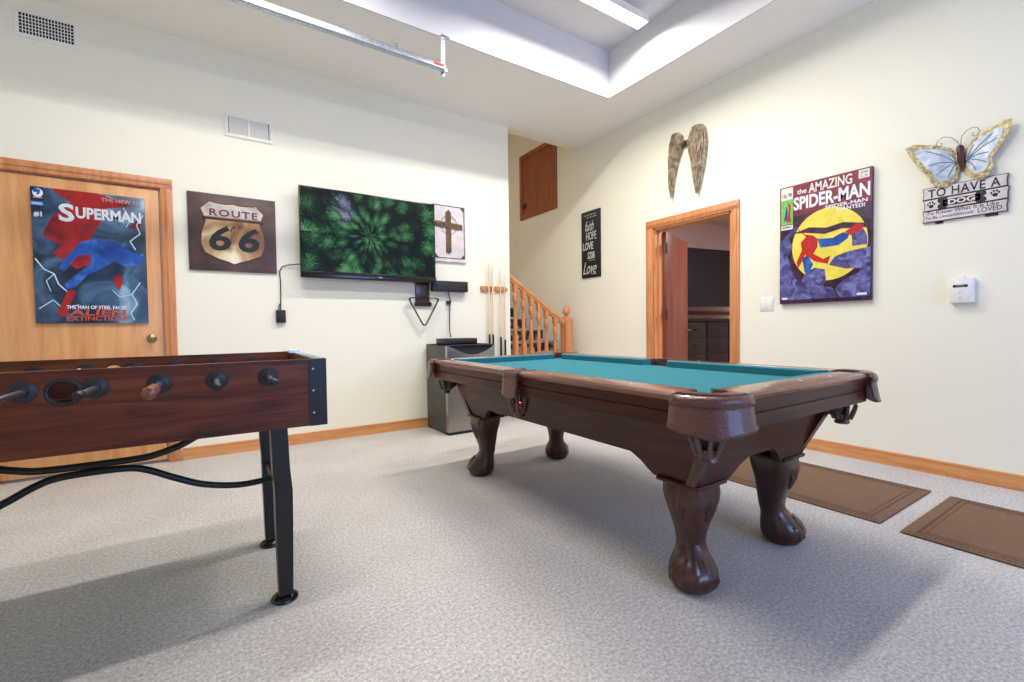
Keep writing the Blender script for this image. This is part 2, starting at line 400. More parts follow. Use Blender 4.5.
# front wall, behind the photographer, with a wide window
b = MB()
WX0, WX1, WZ0, WZ1 = .8, 3.5, .9, 2.4
b.box(XW-.12, WX0, YF-.12, YF, 0, H); b.box(WX1, XR+.12, YF-.12, YF, 0, H)
b.box(WX0, WX1, YF-.12, YF, 0, WZ0); b.box(WX0, WX1, YF-.12, YF, WZ1, H)
struct('wall_front', b, 'wall', smooth=False)
w = struct('window_1', MB().box(WX0, WX1, YF-.1, YF-.09, WZ0, WZ1), 'window_sky', smooth=False)
b = MB()
for x in (WX0, (WX0+WX1)/2-.03, WX1-.06): b.box(x, x+.06, YF-.09, YF-.03, WZ0, WZ1)
for z in (WZ0, WZ1-.06): b.box(WX0, WX1, YF-.09, YF-.03, z, z+.06)
b.build('window_frame', 'white_paint', w)
# room beyond the doorway
b = MB(); b.box(XR+.12, 8.1, 4.75, 4.87, 0, 2.75); b.box(8.0, 8.12, .8, 4.75, 0, 2.75); b.box(XR+.12, 8.1, .7, .82, 0, 2.75)
struct('wall_far', b, 'lilac', smooth=False)
struct('ceiling_far', MB().box(XR+.12, 8.12, .7, 4.87, 2.75, 2.85), 'lilac', smooth=False)

# ------------------------------------------------------------------ baseboards
def base(name, x0, x1, y0, y1, prof_axis, mat):
    b = MB(); 
    b.box(x0, x1, y0, y1, 0, .074)
    if prof_axis == 'x': b.box(x0, x1, y0+.005, y1, .074, .093, .003)
    else: b.box(x0+.005, x1, y0, y1, .074, .093, .003)
    return struct(name, b, mat)
base('baseboard_back', DX1+.085, XE, YB-.016, YB, 'x', 'oak_x')
base('baseboard_left', XW, DX0-.085, YB-.016, YB, 'x', 'oak_x')
base('baseboard_right', XR-.016, XR, YF, EY0-.075, 'y', 'oak_y')
base('baseboard_corner', XR-.016, XR, EY1+.092, 4.3, 'y', 'oak_y')

# ------------------------------------------------------------------ doors
def casing_profile(w, t, horiz):  # stepped casing cross-section is built from two bars
    pass
b = MB()
for (x0, x1) in ((DX0-.075, DX0), (DX1, DX1+.075)):
    b.box(x0, x1, YB-.018, YB, 0, DZ, .004); b.box(x0+.018 if x0 < -1 else x0+.03, x1-.03 if x0 < -1 else x1-.018, YB-.024, YB-.016, 0, DZ, .003)
b.box(DX0-.075, DX1+.075, YB-.018, YB, DZ, DZ+.075, .004); b.box(DX0-.06, DX1+.06, YB-.024, YB-.016, DZ+.03, DZ+.058, .003)
b.box(DX1-.006, DX1, YB-.001, YB+.1, .0, DZ); b.box(DX0, DX0+.006, YB-.001, YB+.1, 0, DZ); b.box(DX0, DX1, YB-.001, YB+.1, DZ-.006, DZ)
struct('trim_2', b, 'oak_z')
d = struct('door_1', MB().box(DX0+.01, DX1-.012, YB+.008, YB+.048, .022, DZ-.014, .002), 'oak_slab')
b = MB(); KX, KZ = -.398, .955
b.lathe([(.001,0),(.032,0),(.032,-.005),(.022,-.012),(.012,-.016),(.012,-.034),(.02,-.042),(.027,-.052),(.026,-.064),(.014,-.072),(.001,-.074)], (KX, YB+.0075, KZ), 'y')
b.build('door_knob', 'brass', d)

b = MB()     # casing and jamb of the doorway on the right wall
for (y0, y1) in ((EY1, EY1+.092), (EY0-.075, EY0)):
    b.box(XR-.018, XR, y0, y1, 0, EZ, .004)
    b.box(XR-.024, XR-.016, y0+.022, y1-.022, 0, EZ, .003)
b.box(XR-.018, XR, EY0-.075, EY1+.092, EZ, EZ+.085, .004); b.box(XR-.024, XR-.016, EY0-.06, EY1+.06, EZ+.022, EZ+.056, .003)
struct('trim_3', b, 'oak_z')
b = MB()
for (y0, y1) in ((EY1-.018, EY1), (EY0, EY0+.018)): b.box(XR-.004, XR+.124, y0, y1, 0, EZ)
b.box(XR-.004, XR+.124, EY0, EY1, EZ-.018, EZ)
b.box(XR+.05, XR+.085, EY1-.03, EY1-.018, 0, EZ-.018); b.box(XR+.05, XR+.085, EY0+.018, EY0+.03, 0, EZ-.018)
struct('trim_4', b, 'oak_z')
# open leaf: hinged on the left jamb, swung into the far room
th = math.atan2(.345, .938)
leaf = bpy.data.objects.new('door_2', None); C.objects.link(leaf); leaf['kind'] = 'structure'
leaf.location = (XR+.13, EY1-.035, 0); leaf.rotation_euler = (0,0,th)
MB().box(.004, .80, -.02, .02, .02, EZ-.024, .002).build('door_panel', 'red_oak', leaf)
for z in (.35, 1.12, 1.83):
    b = MB(); b.cyl((-.01,-.026,z-.055), (-.01,-.026,z+.055), .009); b.box(-.045, 0, -.03, -.026, z-.055, z+.055); b.box(0,.03,-.023,-.02,z-.05,z+.05)
    b.build('hinge', 'bronze', leaf)
b = MB(); b.lathe([(.001,0),(.027,0),(.027,-.006),(.012,-.01),(.011,-.05),(.001,-.052)], (.735,-.02,.945), 'y')
b.tube([(.735,-.066,.945),(.70,-.07,.947),(.65,-.07,.943),(.62,-.068,.945)], [.01,.009,.008,.006])
b.build('lever_handle', 'brass', leaf)
# small upper door on the right wall above the stairs
b = MB()
hy0, hy1, hz0, hz1 = 4.865, 5.75, 2.62, 3.58
b.box(XR-.02, XR, hy0, hy0+.07, hz0, hz1, .004); b.box(XR-.02, XR, hy1-.07, hy1, hz0, hz1, .004)
b.box(XR-.02, XR, hy0+.07, hy1-.07, hz0, hz0+.07, .004); b.box(XR-.02, XR, hy0+.07, hy1-.07, hz1-.07, hz1, .004)
struct('trim_5', b, 'hatch_wood')
h = struct('door_3', MB().box(XR-.006, XR, hy0+.072, hy1-.072, hz0+.072, hz1-.072), 'hatch_wood')
MB().box(XR-.03, XR-.006, hy1-.15, hy1-.09, hz0+.16, hz0+.23, .006).build('latch', 'dark_ink', h)

# ------------------------------------------------------------------ stairs and railing
b = MB()
steps = [(3.93, 4.50, .69), (3.74, 4.66, .83), (3.70, 4.90, .985), (3.60, 5.14, 1.14), (3.55, 5.38, 1.30)]
zb = 0
for (xr, y0, z) in steps:
    b.box(.41, xr, y0, 6.49, zb, z-.03); zb = z-.03
st = struct('floor_stairs', b, 'stair', smooth=False)
b = MB()
for (xr, y0, z) in steps: b.box(.41, xr+.01, y0-.02, 6.49, z-.03, z, .01)
b.build('stair_nosing', 'stair_nosing', st)
st2 = struct('floor_landing', MB().box(3.3, 3.93, 4.30, 4.5, 0, .662, .012), 'stair_nosing')

rl = thing('stair_railing', 'honey oak stair railing with turned balusters rising from a ball-topped post', 'railing', (3.715, 4.42, 0))
def baluster_mb(x, zt, zb=.12):
    b = MB(); w = .031
    b.box(x-w*.8, x+w*.8, -w*.8, w*.8, zt-.10, zt)      # square head
    b.box(x-w*.8, x+w*.8, -w*.8, w*.8, zb, zt-.62 if zt-.62 > zb+.05 else zb+.05)
    z1 = zt-.10; z0 = max(zt-.62, zb+.05); L = z1-z0
    P = [(.020,0),(.024,.01),(.016,.025),(.023,.04),(.016,.055),(.019,.10),(.021,.25),(.017,.45),(.013,.62),(.012,.66),(.02,.675),(.012,.69),(.02,.71),(.012,.725),(.021,.75),(.025,.80),(.026,.86),(.022,.92),(.015,.955),(.023,.97),(.020,1)]
    b.lathe([(r*1.22, z0+t*L) for r, t in P], (x,0,0), n=16); return b
slope = (1.575-1.03)/(3.66-2.845)
def rail_z(x): return 1.03+slope*(-.055-x)   # underside of the handrail, local x
for x in (-.775,-.66,-.548,-.436,-.322,-.186):
    baluster_mb(x, rail_z(x)+.02).build('baluster', 'oak_z', rl)
b = MB()
x0, x1 = -.05, -.882
sec = [(-.022,0),(-.034,.018),(-.034,.04),(-.02,.058),(.02,.058),(.034,.04),(.034,.018),(.022,0)]
b.loft([[(x, y, rail_z(x)+z) for y, z in sec] for x in (x1, x0)])
b.loft([[(x, y, rail_z(x)+z) for y, z in [(-.016,-.018),(-.016,.0),(.016,0),(.016,-.018)]] for x in (x1, x0)])
b.build('handrail', 'oak_x', rl)
b = MB(); w = .056
b.loft([[(sx*k, sy*k, z) for sx, sy in ((-1,-1),(1,-1),(1,1),(-1,1))] for k, z in ((w,0),(w,1.09),(w*.6,1.13))])
b.build('newel_post', 'oak_z', rl, smooth=False)
b = MB(); b.lathe([(.02,1.125),(.03,1.135),(.03,1.142),(.022,1.15),(.024,1.158),(.048,1.168),(.05,1.185),(.046,1.215),(.034,1.25),(.018,1.27),(.001,1.276)])
b.build('finial', 'oak_z', rl)
MB().box(-.90, -.05, -.03, .03, .0, .12).build('bottom_rail', 'oak_x', rl)

# ------------------------------------------------------------------ ceiling things
lab = ['long glowing strip lamp hanging in the ceiling recess near the right wall',
       'strip lamp in the recess above the pool table, nearer the camera',
       'strip lamp in the recess near the back wall, left of the visible one', 'strip lamp in the recess above the near side of the foosball table']
lamp0 = thing('ceiling_light', lab[0], 'ceiling light', (2.56, 2.715, 3.60), 0, 'strip lamps in the ceiling recess')
b=MB(); b.box(-.61,.61,-.062,.062,.016,.06,.004); b.box(-.61,.61,-.062,-.056,-.002,.018); b.box(-.61,.61,.056,.062,-.002,.018); b.box(-.616,-.608,-.062,.062,-.002,.018); b.box(.608,.616,-.062,.062,-.002,.018)
b.build('lamp_housing', 'white_paint', lamp0)
MB().box(-.605, .605, -.055, .055, -.012, .0155, .01).build('diffuser', 'lamp', lamp0)
for x in (-.55, .57): MB().cyl((x, 0, .06), (x, 0, .12), .003, n=8).build('hanging_wire', 'galv', lamp0)
lps = [(2.0, 1.6), (.2, 2.715), (.2, 1.6)]
for i, (x, y) in enumerate(lps):
    r = copy_tree(lamp0); r.location = (x, y, 3.60); r['label'] = lab[i+1]
def area(name, loc, rot, sx, sy, power, col):
    L = bpy.data.lights.new(name, 'AREA'); L.shape='RECTANGLE'; L.size=sx; L.size_y=sy; L.energy=power; L.color=col
    o = bpy.data.objects.new(name, L); C.objects.link(o); o.location=loc; o.rotation_euler=rot; return o
for (x, y) in [(2.56, 2.715)]+lps:
    area('lamp_light', (x, y, 3.58), (0,0,0), 1.2, .10, (53 if (x > 1 and y > 2) else 30 if x > 1 else 34 if y > 2 else 28), (1,.968,.915))
    bpy.data.lights[-1].spread = math.radians(169)
area('window_light', ((WX0+WX1)/2, YF+.02, (WZ0+WZ1)/2), (PI/2,0,0), WX1-WX0-.1, WZ1-WZ0-.1, 92, (.22,.42,1))
area('far_room_fill', (5.6, 2.2, 2.7), (0,0,0), .5, .5, 90, (1,.93,.95))  # added unseen light without a fixture, brightens the room beyond the doorway
area('stairwell_fill', (1.6, 5.6, 3.9), (0,0,0), .5, .5, 13, (1,.86,.76))  # added warm fill, no lamp body, lifts the hatch and stairwell walls

tr = thing('garage_door_track', 'galvanised steel door track hanging under the ceiling near the back wall', 'track', (1.53, 3.245, 3.0))
b = MB()
sec = [(-.022,.022),(-.026,.016),(-.026,-.018),(-.018,-.028),(.012,-.028),(.018,-.02),(.018,-.014),(.014,-.014),(.010,-.022),(-.016,-.022),(-.021,-.015),(-.021,.022)]
b.loft([[(x, y, z) for y, z in sec] for x in (-4.1, .0)]); b.build('rail', 'galv', tr); tr.rotation_euler.y = .0135
b = MB()
b.prism([(-.016,-.05),(.016,-.05),(.016,.261),(-.016,.261)], .019, .023, 'xz')
b.box(-.016, .05, .003, .023, .257, .261)
b.build('hanger_strap', 'galv', tr)
b = MB()
for k in range(10): b.cyl((0,.0185,-.02+k*.028), (0,.0175,-.02+k*.028), .005, n=10)
b.build('punched_holes', 'dark_hole', tr)
b = MB(); b.cyl((0,-.03,-.03),(0,.034,-.03),.006); b.lathe([(.001,-.036),(.012,-.036),(.012,-.028),(.001,-.028)],(0,0,-.03),'y'); b.lathe([(.001,0),(.018,0),(.018,.006),(.001,.006)],(.038,.012,.245),'z',n=12)
b.build('bolt_and_washer', 'galv', tr)
MB().box(-.09,-.01,-.028,-.0255,-.006,.012).build('red_tag', 'red_line_ink', tr)
for (x, y, lb) in ((1.256,3.533,'small metal eye plate on the ceiling above the middle of the track'), (1.60,3.60,'small metal eye hook on the ceiling beside the end of the track')):
    o = thing('ceiling_hook', lb, 'hook', (x, y, H), 0)
    MB().lathe([(.001,0),(.036 if x < 1.3 else .014,0),(.03 if x<1.3 else .012,-.006),(.001,-.007)]).build('base_plate', 'white_paint', o)
    MB().torus((0,0,-.024), .012, .003, 'y', 20, 6).build('eye', 'galv', o)

# ------------------------------------------------------------------ vents
v = thing('air_vent', 'white wall vent with a square grid, high on the wall at far left', 'vent', (-1.062, YB, 2.984), 0)
vw, vh = .322, .188
b = MB(); t = .027
b.box(0,vw,-.008,0,0,t,.002); b.box(0,vw,-.008,0,vh-t,vh,.002); b.box(0,t,-.008,0,t,vh-t,.002); b.box(vw-t,vw,-.008,0,t,vh-t,.002)
b.build('frame', 'white_paint', v)
MB().box(t,vw-t,-.002,0,t,vh-t).build('backing', 'dark_hole', v)
b = MB()
for k in range(1,17): x=t+(vw-2*t)*k/17; b.box(x-.002,x+.002,-.006,-.002,t,vh-t)
for k in range(1,6): z=t+(vh-2*t)*k/6; b.box(t,vw-t,-.0055,-.002,z-.002,z+.002)
b.build('grille', 'white_paint', v)
v = thing('air_vent', 'white wall vent with two banks of vertical slats, above the highway sign', 'vent', (.111, YB, 2.58), 0)
vw, vh = .345, .188; t=.026
b = MB()
b.box(0,vw,-.008,0,0,t,.002); b.box(0,vw,-.008,0,vh-t,vh,.002); b.box(0,t,-.008,0,t,vh-t,.002); b.box(vw-t,vw,-.008,0,t,vh-t,.002); b.box(vw/2-.006,vw/2+.006,-.008,0,t,vh-t)
b.build('frame', 'white_paint', v)
MB().box(t,vw-t,-.002,0,t,vh-t).build('backing', 'dark_hole', v)
b = MB()
for k in range(1,30):
    x=t+(vw-2*t)*k/30; b.prism([(x-.0055,-.002),(x+.001,-.007),(x+.004,-.007),(x-.0025,-.002)], t, vh-t, 'xy')
b.build('grille', 'white_paint', v)
MB().box(vw-.02,vw-.012,-.02,-.006,.09,.115,.002).build('lever', 'white_paint', v)

# ------------------------------------------------------------------ comic cover on the door
def ell(cx, cz, rx, rz, n=40, a0=0): return [(cx+rx*math.cos(a0+2*PI*i/n), cz+rz*math.sin(a0+2*PI*i/n)) for i in range(n)]
def bolt(b, pts, w, y0, y1):
    for (p, q) in zip(pts, pts[1:]):
        d = Vector((q[0]-p[0], q[1]-p[1])); nn = Vector((-d.y, d.x)).normalized()*w/2
        b.prism([(p[0]-nn.x,p[1]-nn.y),(q[0]-nn.x,q[1]-nn.y),(q[0]+nn.x,q[1]+nn.y),(p[0]+nn.x,p[1]+nn.y)], y0, y1)
W_, H_ = .60, .925
s = thing('comic_poster', 'comic cover print with a stormy blue ground, on the left oak door', 'poster', (-1.014, YB+.008, 1.072), 0)
F0 = -.022
MB().box(0, W_, F0, 0, 0, H_, .002).build('board', 'storm', s)
b = MB()
b.prism([(.05,.60),(.10,.74),(.16,.78),(.20,.84),(.12,.90),(.11,.925),(.34,.925),(.52,.86),(.50,.85),(.30,.80),(.36,.74),(.30,.62),(.27,.52),(.33,.44),(.22,.38),(.10,.48),(.14,.54)], F0-.0012, F0)
b.build('red_swoosh', 'red_ink', s)
b = MB()
b.prism([(.50,.70),(.56,.755),(.585,.735),(.56,.70)], F0-.0012, F0)
b.build('red_swoosh', 'red_ink', s)
b = MB()   # broad blue brush strokes, an abstract diagonal sweep
b.prism([(.12,.38),(.17,.47),(.24,.57),(.32,.60),(.44,.585),(.47,.55),(.56,.50),(.585,.52),(.575,.44),(.48,.41),(.42,.45),(.36,.40),(.27,.34),(.21,.26),(.16,.22),(.15,.27),(.21,.34),(.29,.42),(.29,.49),(.22,.47),(.15,.36)], F0-.002, F0)
b.build('blue_brush_strokes', 'blue_ink', s)
b = MB()
b.prism([(.11,.08),(.17,.24),(.21,.22),(.17,.12),(.16,.06),(.12,.045)], F0-.002, F0)
b.build('red_brush_stroke', 'red_ink', s)
b = MB()
b.prism([(.41,.33),(.45,.36),(.46,.29),(.44,.24),(.42,.27)], F0-.002, F0)
b.build('red_brush_stroke', 'red_ink', s)
b = MB()
bolt(b, [(.01,.44),(.05,.37),(.10,.34),(.12,.27),(.17,.21)], .007, F0-.0018, F0)
bolt(b, [(.10,.34),(.06,.29),(.08,.22)], .004, F0-.0018, F0)
b.build('lightning', 'lightning', s); b = MB()
bolt(b, [(.59,.80),(.55,.72),(.57,.66),(.51,.60),(.54,.54)], .007, F0-.0018, F0)
b.build('lightning', 'lightning', s); b = MB()
bolt(b, [(.48,.84),(.52,.76),(.49,.70)], .005, F0-.0018, F0)
b.build('lightning', 'lightning', s); b = MB()
bolt(b, [(.02,.10),(.09,.16),(.14,.10),(.22,.13)], .005, F0-.0018, F0)
b.build('lightning', 'lightning', s); b = MB()
bolt(b, [(.56,.30),(.51,.21),(.54,.14),(.50,.07),(.52,.02)], .006, F0-.0018, F0)
bolt(b, [(.51,.21),(.44,.19),(.40,.24)], .004, F0-.0018, F0)
b.build('lightning', 'lightning', s)
b = MB()
b.text('S', .135,.215,.705,.83, F0-.0022, .002, bold=.03)
b.text('UPERMAN', .222,.578,.735,.815, F0-.0022, .002, bold=.035)
b.build('title_lettering', 'white_ink', s)
b = MB(); b.text('THE NEW 52!', .36,.575,.872,.897, F0-.001, .0015, bold=.01, rot=0); b.build('banner_lettering', 'pink_ink', s)
b = MB(); b.box(.0,.065,F0-.002,F0,.785,.925); b.build('corner_box', 'navy_ink', s)
b = MB(); b.prism(ell(.036,.885,.026,.03), F0-.003, F0-.002); b.build('roundel', 'white_ink', s)
b = MB(); b.prism([(.012,.90),(.022,.917),(.05,.905),(.046,.88),(.03,.868),(.034,.888),(.02,.885)], F0-.004, F0-.003)
b.build('roundel_swirl', 'blue_ink', s)
b = MB(); b.text('DC', .014,.028,.848,.858, F0-.002,.0015); b.text('COMICS', .030,.058,.848,.856, F0-.002,.0015)
b.text('#1', .012,.052,.722,.758, F0-.001,.002,bold=.04)
b.build('corner_lettering', 'white_ink', s)
b = MB(); b.box(.0,.062,F0-.0028,F0-.002,.80,.825); b.build('light_blue_strip','sky_ink', s)
b = MB(); b.text('ANNUAL', .008,.056,.806,.819, F0-.0028,.001,bold=.02); b.build('strip_lettering','white_ink', s)
b = MB(); b.text('THE MAN OF STEEL FACES', .155,.475,.10,.125, F0-.001,.0015,bold=.02); b.build('subtitle_lettering','white_ink', s)
b = MB(); b.text('ALIEN', .165,.475,.055,.098, F0-.0012,.0015,bold=.02,shear=.1); b.text('EXTINCTION!', .155,.48,.018,.05, F0-.0012,.0015,bold=.015)
b.build('story_lettering','orange_ink', s)

# ------------------------------------------------------------------ highway shield sign
s = thing('highway_sign', 'square brown canvas with an old cream highway shield reading ROUTE 66', 'wall sign', (-.153, YB, 1.487), 0)
MB().box(0, .61, -.02, 0, 0, .61, .002).build('canvas', 'sign_brown', s)
sh = [(-0.01,2.029),(-0.068,1.973),(-0.05,1.913),(-0.036,1.88),(-0.063,1.79),(-0.07,1.697),(-0.045,1.63),(0.039,1.585),(0.11,1.562),(0.15,1.545),(0.19,1.562),(0.26,1.585),(0.34,1.625),(0.368,1.69),(0.366,1.79),(0.338,1.88),(0.35,1.913),(0.37,1.968),(0.315,2.029),(0.25,2.016),(0.20,2.016),(0.155,2.026),(0.11,2.016),(0.06,2.016)]
sh = [(x+.153, z-1.487) for x, z in sh]
cx, cz = .303, .31
big = [(cx+(x-cx)*1.035, cz+(z-cz)*1.035) for x, z in sh]
MB().prism(big, -.0235, -.019).build('shield_border', 'shield_line', s)
MB().prism(sh, -.028, -.0235, bev=.003).build('shield_plate', 'shield_gold', s)
top = [p for p in sh if p[1] > .425]; 
tp = [(-.045,1.917),(0.345,1.917),(0.363,1.968),(0.311,2.022),(0.25,2.009),(0.20,2.009),(0.155,2.019),(0.11,2.009),(0.06,2.009),(-0.008,2.022),(-0.06,1.973)]
MB().prism([(x+.153,z-1.487) for x,z in tp], -.030, -.028).build('top_panel', 'shield_silver', s)
MB().box(.095,.515,-.0315,-.028,.405,.424,.003).build('divider', 'shield_line', s)
b = MB(); b.text('ROUTE', .143,.475,.435,.49, -.030,.003,bold=.02,space=1.2); b.build('small_lettering', 'rust_ink', s)
b = MB(); b.text('66', .135,.485,.16,.36, -.028,.003,bold=.025,space=1.25,shear=.15); b.build('number_lettering', 'dark_ink', s)
b = MB(); b.text('?', .285,.31,.315,.37,-.028,.002,bold=.02,rot=-.5); b.build('scratch_mark','shield_line', s)

# ------------------------------------------------------------------ television
TVY = YB-.115
t_ = thing('television', 'wall television on the cream wall showing green pine branches', 'television', (.629, TVY, 1.457), 0)
tw, thh = 1.245, .786
b = MB(); b.box(0,tw,0,.035,0,thh,.004); b.box(.12,tw-.12,.035,.07,.1,.5,.01); b.build('casing', 'gloss_black', t_)
b = MB(); b.box(.3,tw-.3,.07,.075,.2,.5); b.box(.4,tw-.4,.075,.115,.25,.45); b.build('wall_mount', 'black_metal', t_)
MB().box(.008,tw-.008,-.0015,.001,.06,thh-.008).build('screen', 'tv', t_)
b = MB(); b.box(0,tw,-.012,.0,0,.055,.003); b.build('speaker_bar', 'gloss_black', t_)
b = MB(); b.text('TCL', .665,.70,.022,.033,-.0122,.001,bold=.02); b.build('maker_mark', 'white_plastic', t_)

# power adapter with its cable
a = thing('power_adapter', 'small black power adapter on the wall left of the television', 'adapter', (.478, YB, 1.068), 0)
MB().box(-.037,.037,-.035,0,0,.11,.006).build('body', 'black_plastic', a)
b = MB(); b.tube([(.0,-.012,.108),(.004,-.012,.2),(.006,-.01,.35),(.0,-.01,.44),(.02,-.012,.48),(.06,-.02,.495),(.12,-.03,.505),(.19,-.06,.51)], .0045, 8)
b.tube([(-.012,-.012,.11),(-.014,-.02,.14),(.002,-.014,.17)], .004, 8); b.build('cable', 'black_plastic', a)

# cross picture
s = thing('cross_picture', 'whitewashed picture of a stick-wood cross, partly behind the television', 'wall art', (1.905, YB, 1.687), 0)
MB().box(0,.365,-.016,0,0,.60).build('panel', 'cross_panel', s)
b = MB()
for (x0,x1,z0,z1) in ((-.02,.352,.583,.59),(.0,.352,.045,.052),(.342,.35,.045,.59),(-.0,.008,.045,.59)): b.box(x0,x1,-.02,-.016,z0,z1)
for (x,z,sx,sz) in ((.345,.585,-1,-1),(.345,.05,-1,1),(.005,.05,1,1)): b.prism([(x,z),(x+sx*.045,z),(x,z+sz*.05)], -.021, -.016)
b.box(.0,.36,-.018,-.016,.005,.01)
b.build('border_line', 'frame_brown', s)
b = MB()
for k in range(7):
    x=.138+k*.0085; top=.545-abs(k-3)*.008; bot=.09+abs(k-3)*.006+(k%2)*.01
    b.tube([(x,-.02-.006*math.sin(k*PI/6),bot),(x+.003*math.sin(k*2),-.02-.006*math.sin(k*PI/6),(top+bot)/2),(x-.002,-.02-.006*math.sin(k*PI/6),top)],.006,6)
b.build('cross_upright', 'driftwood', s)
b = MB()
for k in range(6):
    z=.365+k*.0085
    b.tube([(.012+(k%2)*.006,-.028,z+.012),(.17,-.03,z+.0),(.32-(k%2)*.008,-.028,z-.006)],.006,6)
b.build('cross_arm', 'driftwood_x', s)
MB().torus((.165,-.026,.39),.095,.0025,'y',28,6).build('vine_ring','frame_brown', s)

# cable box, outlet
s = thing('cable_box', 'black media box mounted on the wall right of the television', 'media box', (1.862, YB, 1.383), 0)
b = MB(); b.box(0,.395,-.075,0,0,.107,.004); b.build('body', 'black_plastic', s)
b = MB(); b.lathe([(.001,0),(.016,0),(.014,-.008),(.001,-.009)],(.035,-.075,.055),'y'); b.build('dial','gloss_black', s)
b = MB()
for k in range(4): b.box(.25+k*.025,.262+k*.025,-.077,-.075,.07,.073)
b.build('status_lights','rust_ink', s)
b = MB(); b.tube([(.19,-.03,.0),(.195,-.03,-.05),(.21,-.035,-.10),(.2,-.03,-.16),(.195,-.03,-.3),(.19,-.04,-.42),(.192,-.06,-.477)],.006,8); b.build('cable','black_plastic', s)
s = thing('wall_outlet', 'white wall outlet behind the hanging cable above the mini fridge', 'outlet', (2.06, YB, 1.25), 0)
MB().box(-.035,.035,-.006,0,-.057,.057,.003).build('cover_plate', 'white_plastic', s)
MB().box(-.03,.012,-.03,-.006,.0,.04,.004).build('plug','black_plastic', s)

# rack hook and triangle
s = thing('rack_hook', 'dark wooden wall plaque with a peg, hanging below the television', 'hook', (1.77, YB, 1.23), 0)
MB().box(-.075,.075,-.018,0,.045,.30,.003).build('plaque','walnut_z', s)
b = MB(); b.box(-.085,.09,-.03,0,0,.04,.004); b.build('ledge','walnut_x', s)
b = MB(); b.cyl((0,-.018,.085),(0,-.07,.09),.007); b.sphere((0,-.072,.091),.011); b.build('peg','bronze', s)
tri = thing('ball_rack', 'black triangle ball rack hanging point down from a wooden plaque', 'ball rack', (1.765, YB, 1.008), 0)
def round_tri(w, h, r, n=6):
    P = [(-w/2,h),(w/2,h),(0,0)]; out=[]
    for i in range(3):
        p=Vector(P[i]); a=(Vector(P[i-1])-p).normalized(); c=(Vector(P[(i+1)%3])-p).normalized()
        p0=p+a*r; p1=p+c*r
        for k in range(n+1):
            t=k/n; out.append((1-t)**2*p0+2*t*(1-t)*p+t*t*p1)
    return out
ot = round_tri(.345,.305,.05); it = [(q*.93+Vector((0,.20*.07))) for q in ot]
rings = [[Vector((o.x,-.045,o.y)),Vector((o.x,-.075,o.y)),Vector((i_.x,-.075,i_.y)),Vector((i_.x,-.045,i_.y))] for o,i_ in zip(ot,it)]
rings.append([v.copy() for v in rings[0]])
tagged(MB().loft(rings, cap=False).build('triangle_frame','gloss_black', tri), None, None) if False else MB().loft(rings, cap=False).build('triangle_frame','gloss_black', tri)

# cue rack and cues
s = thing('cue_rack', 'small oak cue holder screwed to the end of the back wall', 'cue rack', (2.61, YB, 1.40), 0)
for (x0,x1) in ((-.165,-.015),(.015,.165)):
    b = MB(); b.box(x0,x1,-.02,0,0,.062,.004)
    for k in range(3):
        x=x0+.012+k*(x1-x0-.024)/2; b.box(x-.008,x+.008,-.052,-.02,.012,.05,.003)
    b.build('holder','oak_x', s)
cue_lab = ['pool cue with a dark butt, leftmost in the wall holder','pool cue second from the left in the wall holder','pool cue third from the left in the wall holder, standing lower','shorter pool cue at the right end of the wall holder']
cue = None
for i,(x,z0,z1) in enumerate(((2.525,.0,1.72),(2.572,.0,1.715),(2.673,.0,1.66),(2.728,.0,1.60))):
    if cue is None:
        cue = thing('pool_cue', cue_lab[0], 'pool cue', (x, YB-.052, 0), 0, 'cues in the wall holder')
        MB().lathe([(.011,.93),(.006,1.68)],n=12).build('shaft','cue_wood', cue)
        MB().lathe([(.001,0),(.014,.002),(.0155,.02),(.0155,.3),(.0112,.93)],n=12).build('butt','dark_leather', cue)
        MB().lathe([(.0062,1.68),(.0062,1.70),(.0055,1.715),(.001,1.72)],n=12).build('tip','off_white', cue)
        c = cue
    else:
        c = copy_tree(cue); c['label'] = cue_lab[i]; c.location = (x, YB-.052, 0)
        c.scale = (1,1,z1/1.72)

# ------------------------------------------------------------------ mini fridge
f = thing('mini_fridge', 'mini fridge with a stainless door and dark sides against the back wall', 'fridge', (1.792, 3.835, 0), 0)
fw, fd, fh = .51, .50, .845
b = MB(); b.box(0,fw,.055,fd,.015,fh,.004); b.build('cabinet','fridge_side', f)
b = MB(); b.box(.0,fw,.05,.056,.015,fh-.004); b.build('door_gasket','black_plastic', f)
b = MB()   # door: full height slab whose top edge dips in a scoop
n=16
topc = [(fw*(k/n), fh-.022-.075*math.sin(PI*min(1,max(0,(k/n-.10)/.86)))**1.0) for k in range(n+1)]
b.prism([(0,.03)]+[(0,fh-.01)]+[(.03,fh-.01)]+[p for p in topc if .03 < p[0] < fw-.02]+[(fw-.02,fh-.01),(fw,fh-.01),(fw,.03)], .0, .05, 'xz')
b.build('door','stainless', f)
MB().box(.03,fw-.02,.02,.05,fh-.10,fh-.012).build('handle_recess','dark_hole', f)
b = MB(); b.box(.0,fw,.004,fd,fh-.012,fh,.003); b.build('top_cover','black_plastic', f)
for (y0,y1,z1) in ((.01,.1,.028),(.4,.49,.02)): MB().box(.01,fw-.01,y0,y1,0,z1).build('foot','black_plastic', f)
s = thing('media_player', 'flat black player box lying on top of the mini fridge', 'media box', (1.83, 3.955, fh), 0)
MB().box(0,.345,0,.22,.006,.058,.004).build('body','black_plastic', s)
MB().box(.02,.32,-.002,.001,.026,.030).build('slot','dark_hole', s)
[MB().cyl((x,y,0),(x,y,.007),.01,n=10).build('foot','black_plastic', s) for x in (.03,.31) for y in (.03,.19)]

